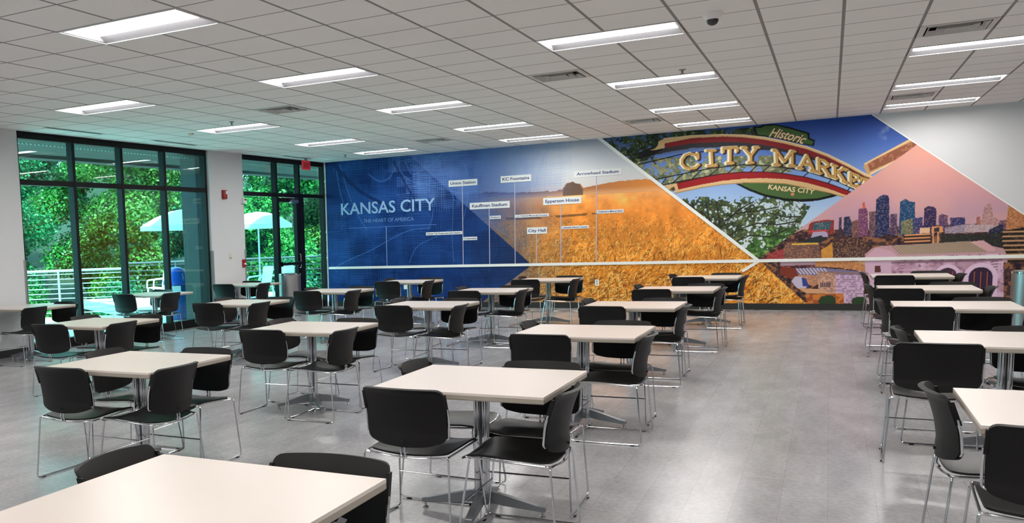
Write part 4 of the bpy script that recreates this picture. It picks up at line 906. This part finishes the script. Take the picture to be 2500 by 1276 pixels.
# ------------------------------------------------------------------ chairs (origin on the floor under the seat, front towards +y)
def make_chair():
    r = empty('stacking_chair')
    # seat
    out = densify(round_poly([(-.215, -.215), (.215, -.215), (.225, .06), (.222, .232), (-.222, .232), (-.225, .06)], .055, 4), .05)
    def fs(u, v):
        x = abs(u)/.225; z = .437+.018*x*x+.010*(v/.2)
        if v > .13: z -= .030*((v-.13)/.1)**2
        if v < -.15: z += .008*((-.15-v)/.065)**2
        return (u, v-.008*(1-x*x)*(v < -.15), z-.006*(1-x*x)*math.cos(v*5))
    bm = bmesh.new(); shell(bm, out, fs, lambda u, v, rim: (0, 0, -.010)); obj('seat', bm, M_SEAT, r, True)
    # backrest: u across, v height 0..1
    out = densify(round_poly([(-.222, .505), (-.13, .478), (0, .470), (.13, .478), (.222, .505), (.226, .650), (.224, .787), (-.224, .787), (-.226, .650)], .035, 4), .04)
    def fb(u, v):
        x = u/.225; t = (v-.47)/.317
        y = -.232-.022*t-.050*t**3+.052*x*x
        return (u, y, v-.004*x*x*t)
    def tb(u, v, rim):
        t = (v-.47)/.317; e = .0
        if t < .22: e = .010*(1-t/.22)**.5 if t > 0 else .010
        if t > .93: e = .012*((t-.93)/.07)
        return (0, -.012-e, -.004 if t > .93 else 0)
    bm = bmesh.new(); shell(bm, out, fb, tb, 9); 
    for sx in (-1, 1):      # sleeves that take the frame rods
        prismv = [(.220*sx, -.014), (.2335*sx, -.014), (.2335*sx, .012), (.220*sx, .012)]
        a = [bm.verts.new((x, y-.206, .655)) for x, y in prismv]; b = [bm.verts.new((x*.99, y-.238, .755)) for x, y in prismv]
        bm.faces.new(a); bm.faces.new(b[::-1])
        for i in range(4): bm.faces.new((a[i], a[(i+1) % 4], b[(i+1) % 4], b[i]))
    bk = obj('backrest', bm, M_BLACK, r, True)
    bm = bmesh.new(); tube(bm, [(0, -.252, .505), (0, -.262, .505)], .007, 10); obj('screw_cap', bm, M_DARK, bk)
    # seat rail: loop of rod under the seat edge
    R_ = .0056
    bm = bmesh.new()
    tube(bm, fillet([(-.232, -.222, .428), (-.10, -.238, .418), (0, -.242, .415), (.10, -.238, .418), (.232, -.222, .428), (.232, 0, .436), (.230, .200, .446), (.12, .212, .430), (-.12, .212, .430), (-.230, .200, .446), (-.232, 0, .436)], .025, 4, True), R_, 8, True)
    obj('seat_rail', bm, M_CHROME, r, True)
    for sx in (-1, 1):
        bm = bmesh.new()
        tube(bm, fillet([(.20*sx, -.228, .424), (.238*sx, -.222, .426), (.262*sx, -.262, .009), (.268*sx, .0, .0075), (.262*sx, .235, .009), (.234*sx, .175, .440), (.20*sx, .18, .438)], .028, 4), R_, 8)
        lg = obj('sled_leg', bm, M_CHROME, r, True)
        for y in (-.20, .18):
            bm = bmesh.new(); box(bm, .268*sx-.009, .268*sx+.009, y-.014, y+.014, 0, .008, .002); obj('glide', bm, M_BLACK, lg)
    bm = bmesh.new(); tube(bm, [(-.249, .205, .215), (.249, .205, .215)], .0048, 8)
    obj('stretcher', bm, M_CHROME, r, True)
    bm = bmesh.new()
    for sx in (-1, 1):
        tube(bm, fillet([(.011*sx, -.236, .418), (.011*sx, -.252, .44), (.012*sx, -.243, .500), (.09*sx, -.234, .502), (.17*sx, -.212, .508), (.2310*sx, -.188, .520), (.2325*sx, -.197, .62), (.2325*sx, -.212, .68)], .02, 3), R_, 8)
    obj('back_support', bm, M_CHROME, r, True)
    return r

TABLES = {
    'B': (-1.755, -7.100, {'f': (0.23, 0.29, 3.2), 'l': (0.29, 0.285, 3.1), 'r': (-0.24, 0.285, -3.1)}),
    'A': (-1.678, -4.500, {'n': (-0.22, 0.31, -2.9), 'f': (0.20, 0.29, 2.3), 'l': (0.36, 0.285, 1.7), 'r': (-0.3, 0.285, 1.2)}),
    'D': (-1.712, -1.880, {'n': (-0.20, 0.31, -1.3), 'f': (0.20, 0.29, 0.7), 'l': (0.36, 0.285, 0.7), 'r': (-0.4, 0.285, 0.6)}),
    'E': (-1.800, 0.800, {'n': (-0.20, 0.31, -2.4), 'f': (0.22, 0.29, -0.5), 'l': (0.36, 0.285, -0.7), 'r': (-0.4, 0.285, 1.6)}),
    'F': (-1.724, 3.500, {'n': (-0.25, 0.31, 3.5), 'f': (0.29, 0.29, 3.1), 'l': (0.36, 0.285, 0.3), 'r': (-0.3, 0.285, -0.4)}),
    'G': (-1.679, 6.420, {'n': (-0.20, 0.31, -1.6), 'f': (0.21, 0.29, -3.2), 'l': (0.28, 0.285, -3.3), 'r': (-0.3, 0.285, -0.2)}),
    'C': (-4.170, -4.420, {'n': (-0.20, 0.31, -1.3), 'f': (0.20, 0.29, -0.8), 'l': (0.28, 0.285, 2.7), 'r': (-0.27, 0.285, 0.2)}),
    'H': (-4.140, -1.970, {'n': (-0.20, 0.31, 0.4), 'f': (0.20, 0.29, -1.8), 'l': (0.35, 0.285, -3.3), 'r': (-0.36, 0.285, -1.2)}),
    'I': (-4.072, 0.760, {'n': (-0.20, 0.31, -2.5), 'f': (0.20, 0.29, 0.1), 'l': (0.36, 0.285, 3.5), 'r': (-0.4, 0.285, 1.2)}),
    'J': (-4.142, 3.330, {'n': (-0.20, 0.31, -2.2), 'f': (0.20, 0.29, 2.8), 'l': (0.3, 0.285, 2.1), 'r': (-0.31, 0.285, 1.6)}),
    'K': (-4.070, 6.150, {'n': (-0.25, 0.31, 2.8), 'f': (0.22, 0.29, 1.8), 'l': (0.36, 0.285, 2.0), 'r': (-0.4, 0.285, -1.0)}),
    'L': (-6.801, -1.900, {'n': (-0.20, 0.31, 3.4), 'f': (0.23, 0.29, 3.2), 'l': (0.36, 0.285, -2.4), 'r': (-0.23, 0.285, 1.8)}),
    'M': (-6.810, 0.970, {'n': (-0.20, 0.31, 1.5), 'f': (0.27, 0.29, -0.3), 'l': (0.34, 0.285, 0.2), 'r': (-0.4, 0.285, -0.1)}),
    'N': (-6.674, 3.400, {'n': (-0.20, 0.31, 3.0), 'f': (0.20, 0.29, 0.0), 'l': (0.24, 0.285, 2.3), 'r': (-0.4, 0.285, -1.0)}),
    'O': (-6.501, 5.980, {'n': (-0.20, 0.31, 2.7), 'f': (0.21, 0.29, 2.8), 'l': (0.36, 0.285, -0.3), 'r': (-0.4, 0.285, 0.5)}),
    'P': (-9.800, -0.020, {'f': (0.22, 0.29, 2.9), 'r': (-0.4, 0.285, 1.6)}),
    'Q': (-9.720, 2.730, {'n': (-0.20, 0.31, -0.1), 'f': (-0.26, 0.29, -1.9), 'r': (-0.22, 0.285, -1.2)}),
    'R': (-9.630, 5.490, {'n': (-0.20, 0.31, 1.4), 'f': (-0.27, 0.29, -2.3), 'r': (-0.27, 0.285, 2.9)}),
    'S': (0.930, -4.570, {'n': (-0.22, 0.31, -1.6), 'l': (0.28, 0.285, 2.9)}),
    'T': (0.950, -1.910, {'n': (-0.40, 0.31, -1.3), 'f': (0.22, 0.29, 3.2), 'l': (0.36, 0.285, 1.4), 'r': (-0.3, 0.285, 0.0)}),
    'U': (0.940, 0.920, {'n': (-0.28, 0.31, 0.1), 'f': (0.26, 0.29, 1.1), 'l': (0.28, 0.285, 0.6), 'r': (-0.3, 0.285, -1.3)}),
    'V': (0.915, 3.460, {'n': (-0.28, 0.31, -2.0), 'f': (0.29, 0.29, 0.1), 'l': (0.28, 0.285, 3.0), 'r': (-0.3, 0.285, 0.9)}),
    'W': (0.938, 6.310, {'n': (-0.20, 0.31, -3.0), 'f': (0.27, 0.29, 2.2), 'l': (0.28, 0.285, 1.6), 'r': (-0.3, 0.285, 2.9)}),
}
ROW = {'B': ('aisle row', 0), 'A': ('aisle row', 1), 'D': ('aisle row', 2), 'E': ('aisle row', 3), 'F': ('aisle row', 4), 'G': ('aisle row', 5),
       'C': ('centre row', 0), 'H': ('centre row', 1), 'I': ('centre row', 2), 'J': ('centre row', 3), 'K': ('centre row', 4),
       'L': ('left row', 0), 'M': ('left row', 1), 'N': ('left row', 2), 'O': ('left row', 3),
       'P': ('window row', 0), 'Q': ('window row', 1), 'R': ('window row', 2),
       'S': ('right-hand row', 0), 'T': ('right-hand row', 1), 'U': ('right-hand row', 2), 'V': ('right-hand row', 3), 'W': ('right-hand row', 4)}
LEN = {'aisle row': 6, 'centre row': 5, 'left row': 4, 'window row': 3, 'right-hand row': 5}
def rank(k):
    row, n = ROW[k]
    return 'nearest' if n == 0 else ('farthest' if n == LEN[row]-1 else ordinal(n))
SIDE = {'n': 'camera side', 'f': 'mural side', 'l': 'window side', 'r': 'right side'}
STAR = {'A': 6, 'H': 42, 'C': 20, 'D': -12, 'E': 30, 'F': 4, 'G': 15, 'I': 25, 'J': 8, 'T': 0, 'S': 35}
tab0 = make_table(); ch0 = make_chair(); ft = fc = True
rnd = random.Random(4)
for k, (tx, ty, chairs) in TABLES.items():
    rk = rank(k)
    o = tab0 if ft else dup(tab0, (tx, ty, 0)); o.location = (tx, ty, 0); ft = False
    st = math.radians(STAR.get(k, 10))
    for c in o.children:
        if c.name.split('.')[0] in ('foot', 'pedestal'): c.rotation_euler = (0, 0, st)
    tag(o, 'square off-white cafe table, %s in the %s' % (rk, ROW[k][0]), 'table', 'square pedestal tables')
    for s, (tg, rad, rot) in chairs.items():
        dx, dy, a = {'n': (tg, -rad, 0), 'f': (tg, rad, 180), 'l': (-rad, tg, -90), 'r': (rad, tg, 90)}[s]
        loc = (tx+dx, ty+dy, 0); rz = math.radians(a+rot)
        c = ch0 if fc else dup(ch0, loc, rz); c.location = loc; c.rotation_euler = (0, 0, rz); fc = False
        tag(c, 'black stacking chair on the %s of the %s %s table' % (SIDE[s], rk, ROW[k][0]), 'chair', 'black sled-base stacking chairs')

# ------------------------------------------------------------------ litter bins
def litter(loc, lb):
    r = empty('litter_bin', loc, 0, lb, 'litter bin')
    bm = bmesh.new(); lathe(bm, [(.218, .0), (.218, .02), (.225, .02), (.225, .845)], 48, cap=False); obj('body', bm, M_STEEL, r, True)
    bm = bmesh.new(); lathe(bm, [(.2255, .845), (.230, .85), (.230, .872), (.222, .88), (.150, .872), (.146, .80)], 48, cap=False); obj('rim', bm, M_CHROME, r, True)
    bm = bmesh.new(); lathe(bm, [(.146, .80), (.001, .80)], 32, cap=False); obj('liner', bm, M_DARK, r, True)
litter((-9.60, 7.05, 0), 'round brushed steel litter bin beside the glazed door')
litter((2.06, 4.62, 0), 'round brushed steel litter bin at the right edge among the right-hand tables')

# ------------------------------------------------------------------ outdoors
FD = Vector((math.sin(YAW), math.cos(YAW), 0)); RD = Vector((math.cos(YAW), -math.sin(YAW), 0))
def site(d, t, z=0): return Vector((CAM.x, CAM.y, 0))+FD*d+RD*t+Vector((0, 0, z))    # d metres out, t metres across
AZ = math.atan2(RD.y, RD.x)
M_CONC = mat('pale_concrete', (196, 198, 196), .8, noise=.08, nscale=5)
M_CONC2 = mat('grey_precast', (66, 72, 72), .85, noise=.25, nscale=40, bump=.3)
M_RAIL = mat('galvanised_rail', (170, 180, 190), .4, .5)
M_RAILD = mat('dark_rail', (60, 72, 84), .5, .3)
bm = bmesh.new()
pts = [RW(12, -.26), RW(-9, -.26), site(29.5, 7), site(28.3, -6.0), site(21.3, -2.6), site(21.3, -11)]
vb = [bm.verts.new((p.x, p.y, -.02)) for p in pts]; vt = [bm.verts.new((p.x, p.y, -.3)) for p in pts]
bm.faces.new(vb); bm.faces.new(vt[::-1])
for i in range(6): bm.faces.new((vb[i], vb[(i+1) % 6], vt[(i+1) % 6], vt[i]))
struct('terrace', bm, M_CONC, False)
# soffit over the windows with a perforated strip, outer precast pier
bm = bmesh.new(); wbox(bm, -6, 24, -2.0, -.26, 3.22, 3.6); wbox(bm, -6, 24, -2.15, -1.85, 3.16, 3.62)
struct('soffit', bm, mat('soffit_grey', (62, 64, 60), .8))
bm = bmesh.new()
for k in range(150):
    wd = -2+k*.085
    for o_ in (-.62, -.70): wbox(bm, wd, wd+.035, o_-.02, o_+.015, 3.212, 3.219)
struct('trim_5', bm, mat('perforation_pale', (150, 160, 156), .6))
bm = bmesh.new(); wbox(bm, 3.30, 4.30, -.84, -.20, -.3, 3.22, .01); struct('wall_pier', bm, M_CONC2)
# rising ground added under the trees, dark to fill sky gaps between leaves
bm = bmesh.new()
g = {}
for i in range(0, 13):
    for j in range(0, 25):
        dd = 22+i*3.2; tt = -34+j*3.2
        z = -2.2+(0.02*max(0, dd-29)**1.75 if dd > 29 else 0)+.5*math.sin(i*1.7+j*.9)
        g[i, j] = bm.verts.new(site(dd, tt, z))
for i in range(12):
    for j in range(24): bm.faces.new((g[i, j], g[i+1, j], g[i+1, j+1], g[i, j+1]))
struct('backdrop_hill', bm, mat('dark_fill_green', (16, 34, 18), .9, noise=.5, nscale=2), False, True)

def railing(a, b, m, lb, n=9, h=1.07, posts=None):
    L = (b-a).length; az = math.atan2((b-a).y, (b-a).x)
    r = empty('railing', a, az, lb, 'railing', 'terrace railings')
    bm = bmesh.new(); tube(bm, [(0, 0, h), (L, 0, h)], .030, 10); obj('top_rail', bm, m, r, True)
    for k in range(n):
        z = .10+(h-.18)*k/(n-1); bm = bmesh.new(); tube(bm, [(0, 0, z), (L, 0, z)], .011, 6); obj('bar', bm, m, r, True)
    for x in (posts or np.arange(0, L+.01, 1.5)):
        bm = bmesh.new(); box(bm, x-.02, x+.02, -.03, .03, -.02, h); obj('post', bm, m, r)
zz = Vector((0, 0, -.02))
railing(site(21.2, -11, -.02), site(21.2, -3.45, -.02), M_RAIL, 'pale metal terrace railing with horizontal bars outside the big window')
railing(site(21.2, -3.4, -.02), site(27.4, -4.45, -.02), M_RAIL, 'terrace railing running away from the window behind the mullions')
railing(site(27.6, -4.5, -.02), site(28.2, 3.2, -.02), M_RAILD, 'dark terrace railing behind the umbrellas and white chairs', 7)

# parasols
def parasol(loc, hw, zr, zt, lb, rz):
    r = empty('patio_umbrella', loc, rz, lb, 'umbrella', 'white patio umbrellas')
    bm = bmesh.new(); tube(bm, [(0, 0, 0), (0, 0, zt-.03)], .024, 12); obj('pole', bm, M_RAIL, r, True)
    bm = bmesh.new(); n = 8
    ap_ = (0, 0, zt); rim = []
    for k in range(n):
        a = 2*math.pi*k/n+math.pi/8
        rim.append(Vector((hw*math.cos(a), hw*math.sin(a), zr)))
    top = bm.verts.new(ap_); rings = []
    for f in (.35, .7, 1.0):
        rings.append([bm.verts.new(Vector(ap_)*(1-f)+p*f+Vector((0, 0, .09*math.sin(f*math.pi)*1.0))) for p in rim])
    for k in range(n):
        bm.faces.new((top, rings[0][k], rings[0][(k+1) % n]))
        for a_, b_ in zip(rings[:-1], rings[1:]): bm.faces.new((a_[k], b_[k], b_[(k+1) % n], a_[(k+1) % n]))
    val = [bm.verts.new(v.co+Vector((0, 0, -.10))) for v in rings[-1]]
    for k in range(n): bm.faces.new((rings[-1][k], val[k], val[(k+1) % n], rings[-1][(k+1) % n]))
    bmesh.ops.solidify(bm, geom=bm.faces[:], thickness=.004)
    obj('canopy', bm, mat('umbrella_cloth', (214, 232, 240), .8), r)
    for k in range(n):
        bm = bmesh.new(); tube(bm, [(0, 0, zt-.10), tuple(rim[k]+Vector((0, 0, -.01)))], .008, 6); obj('rib', bm, M_RAIL, r)
    bm = bmesh.new(); lathe(bm, [(.24, 0), (.24, .05), (.06, .09), (.03, .25)], 20); obj('base', bm, M_RAILD, r, True)
parasol(site(22, -2.05, -.02), 1.12, 2.02, 2.42, 'white patio umbrella behind the grey pier at the big window', .2)
parasol(site(25, -.42, -.02), .95, 2.03, 2.38, 'white patio umbrella seen through the glazed door bay', .4)

# white plastic patio chairs
def patio_chair():
    r = empty('patio_chair'); mw = mat('white_resin', (214, 228, 238), .4)
    out = densify(round_poly([(-.23, -.22), (.23, -.22), (.25, .24), (-.25, .24)], .05), .06)
    bm = bmesh.new(); shell(bm, out, lambda u, v: (u, v, .42+.02*v/.2), lambda u, v, e: (0, 0, -.02)); obj('seat', bm, mw, r, True)
    out = densify(round_poly([(-.22, .44), (.22, .44), (.25, .92), (-.25, .92)], .07), .06)
    bm = bmesh.new(); shell(bm, out, lambda u, v: (u, -.21-.22*(v-.44)+.05*(u/.23)**2, v), lambda u, v, e: (0, -.015, 0)); obj('backrest', bm, mw, r, True)
    for sx in (-1, 1):
        bm = bmesh.new(); tube(bm, fillet([(.25*sx, -.28, .68), (.28*sx, 0, .66), (.27*sx, .22, .64), (.255*sx, .24, .42)], .05), .02, 8); obj('armrest', bm, mw, r, True)
        for y in (-.22, .22):
            bm = bmesh.new(); tube(bm, [(.22*sx, y, .42), (.26*sx, y*1.2, 0)], [.024, .017], 8); obj('leg', bm, mw, r, True)
    return r
pc = patio_chair()
for n, (d_, t_, a_, lb) in enumerate(((25.2, -3.22, 1.9, 'white patio chair outside the big window by the blue bin'), (24.3, -.40, 2.7, 'white patio chair turned towards the glass, left of the door mullion'), (24.6, .38, -2.2, 'white patio chair outside the glazed door, partly behind the steel bin'))):
    o = pc if n == 0 else dup(pc, site(d_, t_, -.02), a_); o.location = site(d_, t_, -.02); o.rotation_euler = (0, 0, a_)
    tag(o, lb, 'patio chair', 'white patio chairs')
# blue domed recycling bin
r = empty('recycling_bin', (-11.86, 6.16, -.02), AZ, 'blue recycling bin with a domed lid outside the big window', 'recycling bin')
MB = mat('blue_plastic', (20, 84, 196), .3)
bm = bmesh.new(); lathe(bm, [(.20, 0), (.22, .02), (.25, .74)], 32); obj('body', bm, mat('blue_body', (30, 84, 160), .45), r, True)
bm = bmesh.new(); lathe(bm, [(.27, .74), (.275, .80), (.25, .84), (.235, .95), (.18, 1.05), (.10, 1.10), (.002, 1.115)], 32); obj('dome_lid', bm, MB, r, True)
bm = bmesh.new(); tube(bm, [(.26*math.cos(a), .26*math.sin(a), .79) for a in np.linspace(0, 2*math.pi, 25)[:-1]], .014, 8, True); obj('lid_band', bm, mat('pale_blue_band', (120, 170, 220), .4), r, True)
bm = bmesh.new(); box(bm, -.12, .12, -.262, -.245, .86-.30, .86-.14); obj('label_panel', bm, mat('bin_label', (200, 214, 226), .5), r)

# ------------------------------------------------------------------ trees
def leaf_mat(name, c1, c2):
    m = bpy.data.materials.new(name); m.use_nodes = True; nt = m.node_tree; nt.nodes.clear(); N = nt.nodes.new; L = nt.links.new
    o = N('ShaderNodeOutputMaterial'); mx = N('ShaderNodeMixShader'); mx.inputs[0].default_value = .35
    df = N('ShaderNodeBsdfPrincipled'); df.inputs['Roughness'].default_value = .45; tr = N('ShaderNodeBsdfTranslucent')
    at = N('ShaderNodeAttribute'); at.attribute_name = 'leaf_tone'
    cr = N('ShaderNodeMix'); cr.data_type = 'RGBA'; cr.inputs[6].default_value = lin(c1); cr.inputs[7].default_value = lin(c2)
    L(at.outputs['Fac'], cr.inputs[0]); L(cr.outputs[2], df.inputs['Base Color']); L(cr.outputs[2], tr.inputs[0])
    L(df.outputs[0], mx.inputs[1]); L(tr.outputs[0], mx.inputs[2]); L(mx.outputs[0], o.inputs[0])
    return m
LM = [leaf_mat('leaf_green', (4, 38, 20), (66, 162, 70)), leaf_mat('leaf_teal', (3, 36, 28), (50, 154, 98)), leaf_mat('leaf_olive', (16, 48, 18), (92, 148, 52))]
M_BARK = mat('bark', (70, 62, 54), .9, noise=.3, nscale=12)
def leaves(n, blobs, size, seed):
    r = np.random.default_rng(seed)
    bi = r.integers(0, len(blobs), n); B_ = np.array(blobs)[bi]
    v = r.normal(size=(n, 3)); v /= np.linalg.norm(v, axis=1)[:, None]
    rad = r.random(n)**.33
    c = B_[:, :3]+v*(rad[:, None])*B_[:, 3:4]*np.array([1, 1, .8])
    c += r.normal(size=(n, 3))*.06
    a = r.normal(size=(n, 3)); a /= np.linalg.norm(a, axis=1)[:, None]
    nn = v*.6+r.normal(size=(n, 3))*.6+np.array([0, 0, .5]); nn /= np.linalg.norm(nn, axis=1)[:, None]
    a = a-nn*(a*nn).sum(1)[:, None]; a /= np.linalg.norm(a, axis=1)[:, None]; b = np.cross(nn, a)
    s = size*(.6+.8*r.random(n))[:, None]
    P = np.stack([c-a*s*.5, c+b*s*.28+nn*s*.05, c+a*s*.5, c-b*s*.28+nn*s*.05], 1).reshape(-1, 3).astype(np.float32)
    me = bpy.data.meshes.new('foliage'); me.vertices.add(n*4); me.vertices.foreach_set('co', P.ravel())
    me.loops.add(n*4); me.loops.foreach_set('vertex_index', np.arange(n*4, dtype=np.int32)); me.polygons.add(n); me.polygons.foreach_set('loop_start', np.arange(0, n*4, 4, dtype=np.int32)); me.update()
    at = me.attributes.new('leaf_tone', 'FLOAT', 'POINT'); at.data.foreach_set('value', np.repeat(np.clip(r.random(n)*.75+.35*r.random(len(blobs))[bi], 0, 1), 4).astype(np.float32))
    return me
def tree_mesh(seed, H=9.0):
    r = random.Random(seed); bl = []
    bm = bmesh.new(); tr = [(0, 0, 0)]
    for k in range(1, 7): tr.append((r.uniform(-.25, .25)+.05*k, r.uniform(-.25, .25), H*.8*k/6))
    tube(bm, tr, [.20, .18, .16, .13, .10, .07, .04], 8)
    for k in range(13):
        z0 = H*(.12+.06*k); a = r.random()*6.28; L = r.uniform(.7, 1.6)
        p1 = Vector((L*math.cos(a), L*math.sin(a), z0+L*.55)); p0 = Vector((0, 0, z0))
        tube(bm, [p0, p0.lerp(p1, .5)+Vector((0, 0, .1)), p1], [.07, .045, .015], 6)
        bl.append((p1.x, p1.y, p1.z, r.uniform(.6, .95)))
        bl.append((p1.x*.5, p1.y*.5, p1.z+.4, r.uniform(.6, .95)))
    bl.append((0, 0, H*.9, 1.3)); bl.append((0, 0, H, .9))
    bark = bpy.data.meshes.new('trunk'); bm.to_mesh(bark); bm.free(); bark.materials.append(M_BARK)
    return bark, bl
VAR = []
for s in range(3):
    bark, bl = tree_mesh(s+20); fo = leaves(36000, bl, .135, s+5); VAR.append((bark, fo))
def inst(name, me, parent, m=None):
    o = bpy.data.objects.new(name, me); COL.objects.link(o); o.parent = parent
    if m:
        if len(me.materials) == 0: me.materials.append(m)
        o.material_slots[0].link = 'OBJECT'; o.material_slots[0].material = m
    return o
KIND = ['bright green broadleaf tree', 'blue-green broadleaf tree', 'olive green broadleaf tree']
WHERE = ['left end', 'left part', 'middle', 'right part', 'right end']
rt = random.Random(12)
TP = []
for row, (d_, n, t0_, t1_) in enumerate(((33.5, 5, -15, 5), (38, 6, -18, 7), (43.5, 7, -22, 10))):
    for k in range(n):
        TP.append((row, k, n, d_+rt.uniform(-.4, .4), t0_+(t1_-t0_)*k/(n-1)+rt.uniform(-.3, .3)))
tri = 0
ONE = ['first', 'second', 'third', 'fourth', 'fifth', 'sixth', 'seventh', 'eighth', 'ninth']
for row, k, n, d_, t_ in TP:
    v = (k*2+row) % 3; p = site(d_, t_, -2.2+(0.02*max(0, d_-29)**1.75)-.3)
    s = rt.uniform(.95, 1.2)
    r = empty('broadleaf_tree', p, rt.random()*6.28, '%s, %s from left in the %s tree line' % (KIND[(k+row) % 3], ONE[k], ('front', 'middle', 'rear')[row]), 'tree', 'trees beyond the terrace')
    r.scale = (s, s, s)
    inst('trunk', VAR[v][0], r); inst('foliage', VAR[v][1], r, LM[(k+row) % 3])
# low shrubs under the trees behind the railings
sh = leaves(9000, [(-.5, 0, .4, .7), (.5, .1, .5, .75), (0, .2, 1.0, .7), (-.1, -.2, .3, .7), (.7, 0, .2, .55), (-.7, .1, .3, .55)], .10, 77)
SH = [(24.5, -13.2, 0), (24.2, -10.4, 1), (24.6, -7.6, 2), (29.9, -8.2, 0), (30.0, -5.2, 1), (30.1, -2.3, 0), (30.0, .5, 1), (30.1, 3.3, 0)]
for k, (d_, t_, c_) in enumerate(SH):
    z = -1.3 if t_ < 0 else -.75
    r = empty('shrub', site(d_, t_, z), k*1.3, 'leafy green shrub behind the terrace railing, %s from the left' % ONE[k], 'shrub', 'shrubs behind the railing')
    s = 1.1; r.scale = (s, s, s*1.1)
    inst('foliage', sh, r, LM[c_])
    bm = bmesh.new(); tube(bm, [(0, 0, -.9), (.1, 0, .9)], [.05, .02], 6); tube(bm, [(0, 0, 0), (-.6, .1, .8)], [.03, .01], 6); tube(bm, [(0, 0, 0), (.6, .2, .7)], [.03, .01], 6); obj('stem', bm, M_BARK, r)
